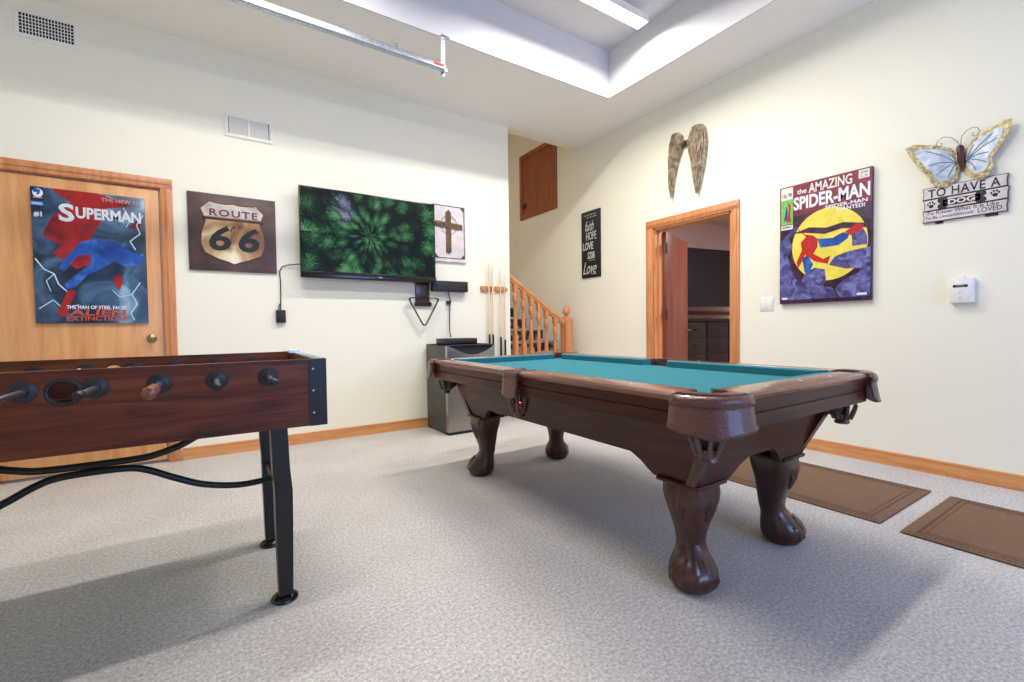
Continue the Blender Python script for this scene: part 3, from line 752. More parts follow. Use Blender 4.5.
# ------------------------------------------------------------------ right wall things
s = thing('word_sign', 'narrow tall black board with white script, left of the angel wings', 'wall sign', (XR, 4.373, 1.612), RZ)
MB().box(0,.335,-.016,0,0,.825,.003).build('board','sign_black', s)
b = MB(); y=-.016
b.text('Live each day with', .05,.26,.765,.785,y,.001,shear=.3); b.text('and every moment', .10,.28,.738,.755,y,.001,shear=.3)
b.text('faith', .07,.225,.58,.70,y,.0015,shear=.4,bold=-.005)
b.text('HOPE', .09,.27,.465,.565,y,.0015,bold=.0)
b.text('LOVE', .03,.215,.345,.44,y,.0015,bold=.02)
b.box(.115,.235,y-.001,y,.235,.315)
b.text('Love', .03,.27,.045,.195,y,.0015,shear=.5)
b.text('always', .17,.27,.03,.048,y,.001,shear=.3)
b.box(.13,.25,y-.001,y,.212,.216)
b.build('lettering','wax_grey', s)
b = MB(); b.text('PRAY', .12,.23,.245,.305,y-.001,.001,bold=.02); b.build('boxed_lettering','sign_black', s)

# angel wings
s = thing('angel_wings', 'antique gold pair of angel wings on the wall above the doorway', 'wall art', (XR, 2.82, 2.78), RZ)
def wing(outline, name, side):
    # outline given in wall y,z; converted to local x,z
    pts = [(2.82-y, z-2.78) for y, z in outline]
    zs=[p[1] for p in pts]; z0,z1=min(zs),max(zs)
    def span(z):
        xs=[]
        for i in range(len(pts)):
            a,c=pts[i],pts[(i+1)%len(pts)]
            if (a[1]-z)*(c[1]-z)<0: xs.append(a[0]+(z-a[1])/(c[1]-a[1])*(c[0]-a[0]))
        return (min(xs),max(xs)) if len(xs)>=2 else None
    b=MB(); N=36; rings=[]
    for i in range(N):
        z=z0+(z1-z0)*(i+.5)/N; sp=span(z)
        if not sp: continue
        a,c=sp; ring=[]
        m=12
        for k in range(m+1):
            t=k/m; x=a+(c-a)*t
            bulge=.012+.035*math.sin(PI*t)**.7*(min(1,(z-z0)/.2)*.8+.2)
            ring.append((x,-bulge-.006*(k%2),z))
        ring += [(c,-.004,z),(a,-.004,z)]
        rings.append(ring)
    b.loft(rings)
    # overlapping feathers
    rows=[(.97,.07,8),(.92,.08,10),(.86,.09,11),(.80,.10,11),(.72,.16,10),(.60,.24,9),(.46,.28,8),(.30,.22,6)]
    for (f_,ln,cnt) in rows:
        z=z0+(z1-z0)*f_; sp=span(z)
        if not sp: continue
        a,c=sp
        for k in range(cnt):
            t=(k+.5)/cnt; x=a+(c-a)*t; w=(c-a)/cnt*.62
            zt=z; zb=max(z0,z-ln); s2=span(max(zb,z0+.01)) or sp
            xb=s2[0]+(s2[1]-s2[0])*t; wm=((c-a)+(s2[1]-s2[0]))/2/cnt*.5
            yb=-(.018+.04*math.sin(PI*t)**.7*(min(1,(z-z0)/.2)*.8+.2))
            yb-=.004+.007*(k%2); w*=.8
            b.loft([[(x-w*.7,yb,zt),(x,yb-.014,zt),(x+w*.7,yb,zt),(x,yb+.006,zt)],
                    [(x*.5+xb*.5-wm,yb-.004,(zt+zb)/2),(x*.5+xb*.5,yb-.016,(zt+zb)/2),(x*.5+xb*.5+wm,yb-.004,(zt+zb)/2),(x*.5+xb*.5,yb+.006,(zt+zb)/2)],
                    [(xb-wm*.2,yb*.8,zb),(xb,yb*.8-.004,zb),(xb+wm*.2,yb*.8,zb),(xb,yb*.8+.003,zb)]])
    b.build(name,'wing', s)
wing([(2.918,2.93),(2.973,2.915),(3.022,2.835),(3.035,2.666),(3.023,2.475),(2.994,2.293),(2.965,2.485),(2.925,2.66),(2.862,2.769),(2.872,2.875)],'wing',-1)
wing([(2.667,2.925),(2.739,2.92),(2.783,2.866),(2.825,2.779),(2.797,2.70),(2.783,2.588),(2.748,2.476),(2.711,2.268),(2.668,2.378),(2.626,2.54),(2.604,2.73),(2.623,2.87)],'wing',1)
b = MB(); 
for k in range(7): b.sphere((-.03+.012*k,-.03,.0+.012*((k*5)%3)),.016,seg=10)
b.tube([(-.07,-.02,-.02),(-.03,-.03,.0),(.02,-.03,.015),(.06,-.02,.01)],.01,8)
b.build('centre_knot','bronze', s)

# comic poster with a yellow moon
PW, PH = .625, .945
s = thing('comic_poster', 'comic cover print with a big yellow disc and purple rocks, right of the doorway', 'poster', (XR-.0008, 1.938, 1.165), RZ)
F0=-.03
MB().box(0,PW,F0,0,0,PH,.002).build('board','dark_purple_ink', s)
MB().box(.0,PW,F0-.0006,F0,.70,PH).build('title_ground','maroon_ink', s)
b=MB(); b.prism(ell(.35,.44,.255,.275,48), F0-.0012,F0); b.build('yellow_disc','yellow_ink', s)
b=MB()
b.prism([(0,.50),(.05,.55),(.12,.61),(.135,.595),(.07,.52),(.10,.45),(.06,.38),(.09,.28),(.12,.20),(.16,.16),(.20,.24),(.26,.27),(.33,.25),(.34,.18),(.32,.12),(.38,.11),(.42,.03),(.0,.03)], F0-.002,F0)
b.prism([(.36,.28),(.39,.335),(.48,.365),(.62,.38),(.62,.03),(.43,.03),(.40,.10),(.46,.16),(.55,.20),(.56,.235),(.47,.24)], F0-.002,F0)
b.prism([(.51,.40),(.50,.55),(.535,.50),(.56,.55),(.60,.46),(.60,.40)], F0-.002,F0)
b.build('rocks','purple_ink', s)
b=MB(); b.prism([(.10,.56),(.22,.59),(.34,.565),(.45,.585),(.60,.55),(.60,.52),(.44,.54),(.33,.52),(.2,.55)], F0-.0022,F0); b.build('purple_streak','dark_purple_ink', s)
b=MB()   # abstract red and blue brush marks
b.prism([(.13,.60),(.19,.54),(.25,.52),(.28,.49),(.28,.43),(.25,.38),(.32,.33),(.37,.35),(.35,.29),(.26,.32),(.19,.38),(.17,.33),(.14,.28),(.13,.33),(.17,.42),(.16,.48),(.20,.52),(.15,.57)], F0-.003,F0)
b.prism([(.46,.51),(.54,.56),(.58,.54),(.56,.50),(.50,.48)], F0-.003,F0)
b.build('red_brush_marks','red_line_ink', s)
b=MB()
b.prism([(.28,.49),(.38,.48),(.45,.51),(.49,.49),(.48,.46),(.42,.42),(.30,.42)], F0-.0026,F0)
b.prism([(.17,.36),(.21,.37),(.25,.30),(.22,.23),(.19,.24)], F0-.0026,F0)
b.build('blue_brush_marks','blue_ink', s)
for (x0,x1,z0,z1) in ((.01,.10,.84,.935),(.01,.10,.60,.635),(.545,.61,.875,.935)): MB().box(x0,x1,F0-.0015,F0,z0,z1).build('price_box','off_white', s)
MB().box(.01,.10,F0-.0015,F0,.64,.84).build('green_strip','green_ink', s)
b=MB(); b.prism([(.05,.66),(.07,.75),(.06,.82),(.085,.79),(.08,.70),(.09,.66)],F0-.0025,F0-.0012); b.build('strip_red_mark','red_line_ink', s)
b=MB(); b.prism([(.03,.67),(.045,.74),(.05,.80),(.062,.74),(.055,.68)],F0-.0025,F0-.0012); b.build('strip_blue_mark','blue_ink', s)
b=MB(); b.text('the',.13,.20,.865,.905,F0-.0006,.0015,bold=.02); b.text('AMAZING',.215,.505,.855,.93,F0-.0006,.0015,bold=.02); b.build('title_lettering','off_white', s)
b=MB(); b.text('SPIDER-MAN',.105,.615,.742,.845,F0-.0006,.002,bold=.03); b.build('large_title_lettering','white_ink', s)
b=MB(); b.text('SPIDER-MAN',.33,.60,.705,.732,F0-.0006,.0015,bold=.02); b.text('WANTED!',.40,.585,.672,.70,F0-.0006,.0015,bold=.02); b.build('subtitle_lettering','white_ink', s)
b=MB(); b.text('12c 70',.02,.09,.86,.89,F0-.0015,.001,bold=.02); b.text('APPRV',.018,.092,.61,.627,F0-.0015,.001,bold=.02)
b.text('CODE',.555,.60,.91,.925,F0-.0015,.001); b.text('C A',.555,.60,.885,.90,F0-.0015,.001); b.build('small_print','dark_ink', s)
for (x0,x1,z0,z1) in ((.02,.06,.035,.05),(.54,.60,.04,.055)): MB().box(x0,x1,F0-.0022,F0,z0,z1).build('white_mark','white_ink', s)

# switch plates
s = thing('light_switch', 'white double light switch plate between the doorway and the comic poster', 'light switch', (XR, 2.058, 1.172), RZ)
MB().box(-.058,.058,-.006,0,-.057,.057,.003).build('cover_plate','white_plastic', s)
for x in (-.024,.024): MB().box(x-.016,x+.016,-.009,-.005,-.032,.032,.002).build('rocker','white_paint', s)
s = thing('light_switch', 'small white switch plate beside the upper part of the stairs', 'light switch', (XR, 5.87, 2.28), RZ)
MB().box(-.04,.04,-.006,0,-.065,.065,.003).build('cover_plate','white_plastic', s)
MB().box(-.008,.008,-.014,-.005,-.012,.012,.002).build('toggle','white_paint', s)
# wall keypad
s = thing('wall_thermostat', 'small white wall controller with a dark display, below the dog sign', 'thermostat', (XR, .90, 1.118), RZ)
b=MB(); b.box(0,.112,-.042,0,0,.155,.005); b.box(.04,.065,-.03,0,.155,.17,.004); b.build('housing','white_plastic', s)
MB().box(.018,.086,-.044,-.041,.098,.114,.002).build('display','gloss_black', s)
b=MB(); b.text('DISPLAY',.034,.072,.103,.109,-.044,.0006); b.build('display_lettering','wax_grey', s)
for z in (.03,.06): MB().box(.047,.057,-.0445,-.041,z,z+.006,.001).build('button','galv', s)

# butterfly
s = thing('metal_butterfly', 'pale blue and gold metal butterfly resting above the dog sign', 'wall art', (XR, .855, 2.0), RZ)
def shp(P, k=1, c=None):
    q=[(.855-y, z-2.0) for y,z in P]
    if k!=1:
        mx=sum(p[0] for p in q)/len(q); mz=sum(p[1] for p in q)/len(q); q=[(mx+(x-mx)*k+ (c[0] if c else 0), mz+(z-mz)*k+(c[1] if c else 0)) for x,z in q]
    return q
BL=[(1.125,2.159),(1.079,2.172),(0.986,2.143),(0.909,2.10),(0.875,2.05),(0.863,1.96),(0.871,1.905),(0.907,1.862),(0.957,1.858),(0.996,1.903),(1.006,1.951),(1.06,2.02),(1.10,2.10)]
BR=[(0.841,2.067),(0.806,2.12),(0.745,2.152),(0.673,2.182),(0.637,2.178),(0.643,2.125),(0.671,2.063),(0.699,2.01),(0.721,1.981),(0.713,1.92),(0.742,1.872),(0.787,1.868),(0.825,1.905),(0.843,1.949)]
def tilt(mb, sgn, a=.13):   # wings lift away from the wall towards their tips
    for v in mb.bm.verts: v.co.y -= abs(v.co.x)*a+.0
    return mb
for P,sgn in ((BL,-1),(BR,1)):
    b=MB(); b.prism(shp(P),-.016,-.010); tilt(b,sgn); w=b.build('wing','bfly_edge', s, smooth=False)
    b=MB(); b.prism(shp(P,.76,(-sgn*.012,.0)),-.019,-.016); tilt(b,sgn); b.build('wing_inset','bfly_in', w, smooth=False)
    b=MB(); q=shp(P,.62,(-sgn*.02,0))
    for p in q[1::2]:
        a0=(sgn*.022,-.0); b.tube([(a0[0],-.0205,a0[1]),((a0[0]+p[0])/2,-.0205,(a0[1]+p[1])/2+.012),(p[0],-.0205,p[1])],.0022,6)
    tilt(b,sgn); b.build('wing_veins','bfly_vein', w)
b=MB(); b.tube([(-.008,-.028,.098),(-.006,-.03,.085),(-.003,-.032,.05),(.0,-.03,0),(.006,-.026,-.065)],[.012,.019,.016,.017,.005],12); b.build('body','maroon_body', s)
b=MB()
def curl(pts): b.tube([(x,-.03,z) for x,z in pts],.0016,6)
L_=[(-.008,.098),(-.02,.13),(-.05,.165),(-.085,.178),(-.11,.165),(-.118,.14),(-.108,.122),(-.092,.126),(-.09,.14),(-.099,.145)]
R_=[(-.004,.098),(.0,.15),(.02,.178),(.048,.19),(.072,.18),(.08,.155),(.07,.135),(.052,.135),(.047,.15),(.056,.158)]
curl(L_); curl(R_); b.build('antenna','bronze', s)
MB().box(-.012,.012,-.02,0,-.01,.05).build('wall_bracket','bronze', s)

# dog sign: plank board
s = thing('plank_sign', 'whitewashed plank sign with paw prints reading TO HAVE A DOG', 'wall sign', (XR, 1.04, 1.652), RZ)
for k,(z0,z1,dx) in enumerate(((0,.072,0),(.074,.146,.003),(.148,.222,-.001))):
    def ragged(z0,z1,dx,ins):
        pts=[(0+dx+ins,z0+ins),(.385+dx-ins,z0+ins),(.383+dx-ins,(z0+z1)/2),(.388+dx-ins,z1-ins),(.19+dx,z1-ins),(0+dx+ins,z1-ins),(.006+dx+ins,(z0+z1)/2)]
        return pts
    MB().prism(ragged(z0,z1,dx,0),-.016,-.004).build('plank','plank_edge', s)
    MB().prism(ragged(z0,z1,dx,.004),-.0175,-.016).build('plank_face','plank_white', s)
for (x0,x1) in ((.06,.1),(.29,.345)): MB().box(x0,x1,-.004,0,-.016,.215).build('back_batten','plank_edge', s)
b=MB(); y=-.0175
b.text('TO HAVE A',.028,.355,.155,.21,y,.0015,bold=.012,space=1.1)
b.text('To Know What It Is Like',.02,.35,.046,.068,y,.001,shear=.1); b.text('To Be Unconditionally',.015,.245,.014,.036,y,.001,shear=.1); b.text('LOVED.',.26,.37,.014,.042,y,.001)
for (px,pz) in ((.043,.108),(.333,.112)):
    b.prism(ell(px,pz-.006,.012,.011,14),y-.0015,y)
    for (ax,az) in ((-.016,.008),(-.006,.018),(.007,.018),(.016,.007)): b.prism(ell(px+ax,pz+az,.0045,.0065,10),y-.0015,y)
b.build('lettering','dark_ink', s)
b=MB(); bone=[(.115,.085)]; b.box(.1,.27,y-.002,y,.09,.13,.0)
for (px,pz) in ((.098,.092),(.098,.13),(.272,.092),(.272,.13)): b.prism(ell(px,pz,.024,.02,18),y-.002,y)
b.build('bone','dark_leather', s)
b=MB(); b.text('DOG',.125,.247,.095,.126,y-.002,.0015,bold=.025); b.build('bone_lettering','off_white', s)

# ------------------------------------------------------------------ floor mats
def mat_(x0,x1,y0,y1,label):
    o=thing('floor_mat',label,'floor mat',((x0+x1)/2,(y0+y1)/2,0),0,'brown mats along the right wall')
    w,h=(x1-x0)/2,(y1-y0)/2
    MB().box(-w,w,-h,h,0,.010,.004).build('mat_body','rug', o)
    b=MB()
    for (d,t) in ((.05,.008),(.075,.004)):
        for (a0,a1,c0,c1) in ((-w+d,w-d,-h+d,-h+d+t),(-w+d,w-d,h-d-t,h-d),(-w+d,-w+d+t,-h+d,h-d),(w-d-t,w-d,-h+d,h-d)): b.box(a0,a1,c0,c1,.0095,.0112)
    k=0
    n=60
    for i in range(n):
        for sx in (-w+.018,w-.03):
            yy=-h+.02+(2*h-.04)*i/n; b.box(sx,sx+.012,yy,yy+.012,.0095,.0112)
    b.build('border_pattern','rug_line', o); return o
mat_(2.735,3.505,.87,1.98,'brown woven floor mat behind the near end of the pool table')
mat_(2.70,3.482,-.33,.782,'brown woven floor mat at the lower right, nearer the camera')

# ------------------------------------------------------------------ pool table
PX, PY = 1.838, 1.885
T = thing('pool_table', 'dark carved wood pool table with teal cloth and claw feet', 'pool table', (PX, PY, 0), 0)
hw, hl, zt = .612, 1.108, .787
rc = .13            # outer corner radius
RW = .115           # wooden rail width
CW = .045           # cushion width
# rails: long sides in two lengths, short ends in one
def rail_sec(sgn):   # cross-section (u outward, z)
    return [(-RW, .755),(-RW,.783),(-RW+.004,.787),(-.020,.787),(-.006,.783),(0,.775),(-.002,.767),(-.010,.760),(-.014,.755)]
def add_rail(axis, side, a, c, nm='rail'):
    sec = rail_sec(side); b=MB()
    if axis=='y':
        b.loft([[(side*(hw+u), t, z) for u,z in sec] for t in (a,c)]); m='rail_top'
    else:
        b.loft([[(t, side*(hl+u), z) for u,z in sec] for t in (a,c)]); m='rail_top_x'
    return b.build(nm, m, T)
cg = .150; sg = .062
for sx in (-1,1):
    for (a,c) in ((-hl+cg,-sg),(sg,hl-cg)): add_rail('y',sx,a,c)
for sy in (-1,1): add_rail('x',sy,-hw+cg,hw-cg)
# sights
b=MB()
for sx in (-1,1):
    for k in (-3,-2,-1,1,2,3):
        b.cyl((sx*(hw-.055),k*(hl-.14)/4,.7865),(sx*(hw-.055),k*(hl-.14)/4,.788),.006,n=10)
for sy in (-1,1):
    for k in (-1,0,1): b.cyl((k*.24,sy*(hl-.055),.7865),(k*.24,sy*(hl-.055),.788),.006,n=10)
b.build('rail_sights','pearl',T)
# cushions
def cushion(axis, side, a, c):
    o = (hw if axis=='y' else hl)-RW
    sec=[(0,.745),(0,.7865),(-.012,.7865),(-CW,.783),(-CW,.778),(-CW+.006,.745)]
    b=MB(); rings=[]
    for (t,dt) in ((a,1),(c,-1)):
        ring=[]
        for u,z in sec:
            tt = t+dt*(-u)*.9
            ring.append((side*(o+u),tt,z) if axis=='y' else (tt,side*(o+u),z))
        rings.append(ring)
    b.loft(rings); b.build('cushion','felt',T, smooth=False)
for sx in (-1,1):
    for (a,c) in ((-hl+RW+.05,-sg),(sg,hl-RW-.05)): cushion('y',sx,a,c)
for sy in (-1,1): cushion('x',sy,-hw+RW+.05,hw-RW-.05)
MB().box(-hw+RW-.01,hw-RW+.01,-hl+RW-.01,hl-RW+.01,.715,.748).build('playing_cloth','felt',T)
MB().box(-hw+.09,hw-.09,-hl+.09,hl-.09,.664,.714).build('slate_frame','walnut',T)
# aprons: boards beneath the rails with a groove
def apron(axis, side, a, c):
    b=MB(); sec=[(-.045,.664),(-.016,.664),(-.013,.668),(-.013,.712),(-.018,.715),(-.018,.719),(-.013,.722),(-.013,.756),(-.045,.756)]
    o=hw if axis=='y' else hl
    if axis=='y': b.loft([[(side*(o+u),t,z) for u,z in sec] for t in (a,c)]); m='walnut'
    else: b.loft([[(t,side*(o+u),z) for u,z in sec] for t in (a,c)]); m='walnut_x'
    b.build('apron',m,T)
for sx in (-1,1):
    for (a,c) in ((-hl+.13,-.058),(.058,hl-.13)): apron('y',sx,a,c)
for sy in (-1,1): apron('x',sy,-hw+.13,hw-.13)
# pockets
def corner_path(sx, sy, off, ext, n=10):
    """outline of the table corner: straight, arc, straight, offset outwards"""
    cx_, cy_ = hw-rc, hl-rc; R=rc+off; P=[]
    P.append((sx*(hw+off), sy*(cy_-ext)))
    for k in range(n+1):
        a=PI/2*k/n; P.append((sx*(cx_+R*math.cos(a)), sy*(cy_+R*math.sin(a))))
    P.append((sx*(cx_-ext), sy*(hl+off))); return P
pocket_no=0
for sx in (-1,1):
    for sy in (-1,1):
        b=MB()
        out=corner_path(sx,sy,.006,.022)
        cxp,cyp=sx*(hw-.108),sy*(hl-.108)
        inner=[]
        for k in range(11):
            a=-PI*.18+(PI*.5+PI*.36)*k/10
            inner.append((cxp+sx*.058*math.cos(a), cyp+sy*.058*math.sin(a)))
        start=[(sx*(hw-RW),sy*(hl-cg-.002))]; end=[(sx*(hw-cg-.002),sy*(hl-RW))]
        poly=out+end+inner[::-1]+start
        b.prism(poly,.735,.789,'xy',bev=.004)
        pk=b.build('corner_pocket','leather',T,label='brown leather corner pocket')
        # hanging flap of leather outside the corner
        path=corner_path(sx,sy,.0,.030,12); n=len(path); rows=[]
        for (z,o) in ((.781,.008),(.77,.016),(.757,.018),(.750,.011),(.745,.013),(.72,.017),(.69,.022),(.67,.026),(.658,.029)):
            pp=corner_path(sx,sy,o,.030,12); row=[]
            for i,p in enumerate(pp):
                t=i/(n-1); wave=.012*math.cos(2*PI*(t-.5)*1.5) if z<.70 else 0
                edge=.018*max(0,(abs(t-.5)*2-.8)/.2) if z<.68 else 0
                row.append((p[0],p[1],z-wave*(.70-z)/.055*.8+edge))
            rows.append(row)
        b=MB(); b.loft(rows,closed=False)
        geom=b.bm.faces[:]
        bmesh.ops.recalc_face_normals(b.bm, faces=geom)
        fl=b.build('pocket_flap','leather',pk,angle=80)
        md=fl.modifiers.new('thick','SOLIDIFY'); md.thickness=.008; md.offset=0
        b=MB(); b.tube([(x,y,.7475) for x,y in corner_path(sx,sy,.016,.030,12)],.0022,6); b.build('seam','leather',pk)
        # basket under the corner
        bx,by=sx*(hw-.13),sy*(hl-.13)
        b=MB()
        b.lathe([(.05,.74),(.052,.66),(.046,.62),(.035,.595),(.001,.59)],(bx,by,0),n=16,cap=False); b.build('pocket_cup','dark_leather',pk)
        # carved leather shield below the flap
        def shield(P_, ax):
            pass
for sx in (-1,1):
    b=MB()
    xo=sx*(hw+.004)
    pts=[(sx*(hw+.006),-.062),(sx*(hw+.006),.062),(sx*(hw-RW),.062)]
    inn=[(sx*(hw-RW+.014+.0*k)+sx*.05*math.sin(PI*k/8)-sx*.014, .05*math.cos(PI*k/8)) for k in range(9)]
    pts=pts+inn+[(sx*(hw-RW),-.062)]
    b.prism(pts,.735,.789,'xy',bev=.003)
    pk=b.build('side_pocket','leather',T,label='brown leather side pocket')
    rows=[]
    for (z,o) in ((.783,.004),(.775,.011),(.762,.013),(.752,.008),(.747,.010),(.70,.013),(.668,.016),(.655,.016)):
        rows.append([(sx*(hw+o),y,z-(.006*math.cos(y/.06*PI) if z<.68 else 0)) for y in (-.064,-.045,-.02,0,.02,.045,.064)])
    b=MB(); b.loft(rows,closed=False); bmesh.ops.recalc_face_normals(b.bm, faces=b.bm.faces[:])
    fl=b.build('pocket_flap','leather',pk,angle=80); md=fl.modifiers.new('thick','SOLIDIFY'); md.thickness=.007; md.offset=0
    b=MB(); b.tube([(sx*(hw+.013),-.064,.749),(sx*(hw+.013),.064,.749)],.0022,6); b.build('seam','leather',pk)
# webbed leather ball baskets: side ones below the aprons, and at each end corner
def basket(cx_, cy_, nx, ny, zt_, parent, r=.042, hgt=.085):
    """open leather basket: straps round a cup, facing direction (nx, ny)"""
    b=MB(); th0=math.atan2(ny,nx)
    for k in range(8):
        a=th0+2*PI*k/8
        b.tube([(cx_+r*math.cos(a),cy_+r*math.sin(a),zt_),(cx_+r*1.25*math.cos(a),cy_+r*1.25*math.sin(a),zt_-hgt*.28),(cx_+r*1.0*math.cos(a),cy_+r*1.0*math.sin(a),zt_-hgt*.55),(cx_+r*.75*math.cos(a),cy_+r*.75*math.sin(a),zt_-hgt*.8)],[.007,.0075,.009,.008],8)
    b.torus((cx_,cy_,zt_),r,.006,'z',20,6)
    b.lathe([(r*.80,zt_-hgt*.62),(r*.76,zt_-hgt*.78),(r*.62,zt_-hgt*.86),(r*.72,zt_-hgt*.95),(r*.6,zt_-hgt),(.001,zt_-hgt)],(cx_,cy_,0),n=16)
    return b.build('ball_basket','basket_leather',parent)
bk={}
for sx in (-1,1):
    bk[('s',sx)] = basket(sx*(hw-.045),0,sx,0,.668,T,.043,.115)
    for sy in (-1,1):
        bk[(sx,sy)] = basket(sx*(hw-.11),sy*(hl-.11),sx,sy,.668,T,.043,.115)
# cabinet: four tapered boards with cut-out lower edges, under the aprons
def cab_side(axis, side):
    top_o, bot_o = ((.462,.385) if axis=='y' else (.965,.885))
    zt_, zb_ = .666, .405
    def off(z): return bot_o+(top_o-bot_o)*(z-zb_)/(zt_-zb_)
    L_t, L_b = ((.965,.885) if axis=='y' else (.462,.385))
    blk = .20 if axis=='y' else .19
    zm=.482
    def hl_(z): return L_b+(L_t-L_b)*(z-zb_)/(zt_-zb_)
    P=[(-hl_(.666),.666)]+[(-hl_(.405),.405),(-L_b+blk,.405),(-L_b+blk+.03,.43),(-L_b+blk+.05,.452),(-L_b+blk+.10,zm),(L_b-blk-.10,zm),(L_b-blk-.05,.452),(L_b-blk-.03,.43),(L_b-blk,.405),(hl_(.405),.405),(hl_(.666),.666)]
    b=MB()
    for t in (0,1):
        pass
    va=[];vb=[]
    for (s_,z) in P:
        o=off(z)
        if axis=='y': va.append(b.bm.verts.new((side*o,s_,z))); vb.append(b.bm.verts.new((side*(o-.03),s_*.995,z)))
        else: va.append(b.bm.verts.new((s_,side*o,z))); vb.append(b.bm.verts.new((s_*.98,side*(o-.03),z)))
    fs=[b.bm.faces.new(va),b.bm.faces.new(vb[::-1])]
    for i in range(len(P)):
        j=(i+1)%len(P); fs.append(b.bm.faces.new((va[j],va[i],vb[i],vb[j])))
    bmesh.ops.recalc_face_normals(b.bm,faces=fs)
    b.build('cabinet_side','walnut' if axis=='y' else 'walnut_x',T,smooth=False)
for sd in (-1,1): cab_side('y',sd); cab_side('x',sd)
MB().box(-.35,.35,-.85,.85,.50,.53).build('under_frame','dark_leather',T)
# cabriole claw-foot legs
def se_ring(cx_,cy_,z,r,e,rot=0,lob=0,n=48):
    out=[]
    for k in range(n):
        a=2*PI*k/n
        c_,s_=math.cos(a),math.sin(a)
        R=r/((abs(c_)**e+abs(s_)**e)**(1/e))*(1+lob*max(0,math.cos(6*(a-rot)))**2)
        out.append((cx_+R*c_,cy_+R*s_,z))
    return out
def leg(sx,sy):
    # outward diagonal is (sx, sy)
    d=Vector((sx,sy,0)).normalized(); rot=math.atan2(sy,sx)
    prof=[(.398,.082,7,0,0),(.385,.083,6,0,0),(.36,.086,5,.004,0),(.33,.084,4,.006,0),(.29,.075,3.4,.004,0),(.24,.063,3,-.002,0),(.20,.054,2.8,-.006,0),(.165,.051,2.5,-.006,0),
          (.135,.056,2.4,.004,.01),(.11,.071,2.3,.016,.03),(.085,.084,2.2,.026,.05),(.06,.089,2.2,.031,.06),(.035,.086,2.2,.031,.05),(.012,.072,2.2,.028,.03),(.0,.055,2.2,.026,0)]
    b=MB(); c0=Vector((sx*.307,sy*.80,0))
    b.loft([se_ring(c0.x+d.x*o*1.3,c0.y+d.y*o*1.3,z,r,e,rot,lob) for z,r,e,o,lob in prof])
    # carved acanthus ridges on the knee
    for fx,fy in ((sx,0),(0,sy)):
        for k in (-1,0,1):
            base_=c0+Vector((fx,fy,0))*.074+Vector((abs(fy),abs(fx),0))*(.026*k)
            pts=[base_+Vector((fx*.008,fy*.008,.35)),base_+Vector((fx*.010,fy*.010,.31))-Vector((abs(fy),abs(fx),0))*(.010*k),base_+Vector((fx*-.004,fy*-.004,.26))-Vector((abs(fy),abs(fx),0))*(.02*k)]
            b.tube(pts,[.010,.011,.004],8)
    # toes
    for k in (-2,-1,0,1,2):
        a=rot+k*.62; cc=c0+d*.034
        b.tube([(cc.x+.045*math.cos(a),cc.y+.045*math.sin(a),.125),(cc.x+.072*math.cos(a),cc.y+.072*math.sin(a),.085),(cc.x+.078*math.cos(a),cc.y+.078*math.sin(a),.045),(cc.x+.06*math.cos(a),cc.y+.06*math.sin(a),.012)],[.006,.017,.019,.010],8)
    lg=b.build('leg','walnut_z',T)
    b=MB(); b.box(c0.x-.094,c0.x+.094,c0.y-.094,c0.y+.094,.396,.412,.005); b.build('leg_collar','walnut_x',lg)
    # corner post with a carved scroll above the leg
    b=MB(); px,py=sx*.392,sy*.892
    b.loft([[(px*k_+dx,py*k_+dy,z) for dx,dy in ((-.02,-.02),(.02,-.02),(.02,.02),(-.02,.02))] for k_,z in ((.965,.41),(1.10,.662))])
    b.build('corner_post','walnut_z',lg)
    return
    b=MB(); q=Vector((px,py,0))+d*.042
    b.tube([(q.x+d.x*.03,q.y+d.y*.03,.664),(q.x+d.x*.045,q.y+d.y*.045,.63),(q.x+d.x*.04,q.y+d.y*.04,.59),(q.x+d.x*.01,q.y+d.y*.01,.555)],[.036,.042,.036,.02],14)
    b.tube([(q.x+d.x*.012,q.y+d.y*.012,.56),(q.x+d.x*.02,q.y+d.y*.02,.53),(q.x+d.x*.01,q.y+d.y*.01,.505)],[.018,.024,.012],12)
    for k in (-1,1):
        sd=Vector((-d.y,d.x,0))*k
        b.tube([(q.x+sd.x*.03+d.x*.03,q.y+sd.y*.03+d.y*.03,.655),(q.x+sd.x*.038+d.x*.04,q.y+sd.y*.038+d.y*.04,.62),(q.x+sd.x*.02+d.x*.04,q.y+sd.y*.02+d.y*.04,.585)],[.010,.011,.008],8)
    b.build('carved_scroll','walnut_z',lg)
for sx in (-1,1):
    for sy in (-1,1): leg(sx,sy)
# balls resting in the baskets
def ball(name_mat, loc, label):
    o=MB().sphere((0,0,0),.0285,seg=24).build('pool_ball',name_mat); o.location=loc
    return tagged(o,label,'pool ball')
ball('red_ball',(PX-hw+.045,PY,.668-.115+.048),'red pool ball in the left side pocket basket of the pool table')
ball('yellow_ball',(PX-hw+.11,PY+hl-.11,0.668-.115+.032),'yellow pool ball in the far left corner basket by the fridge')

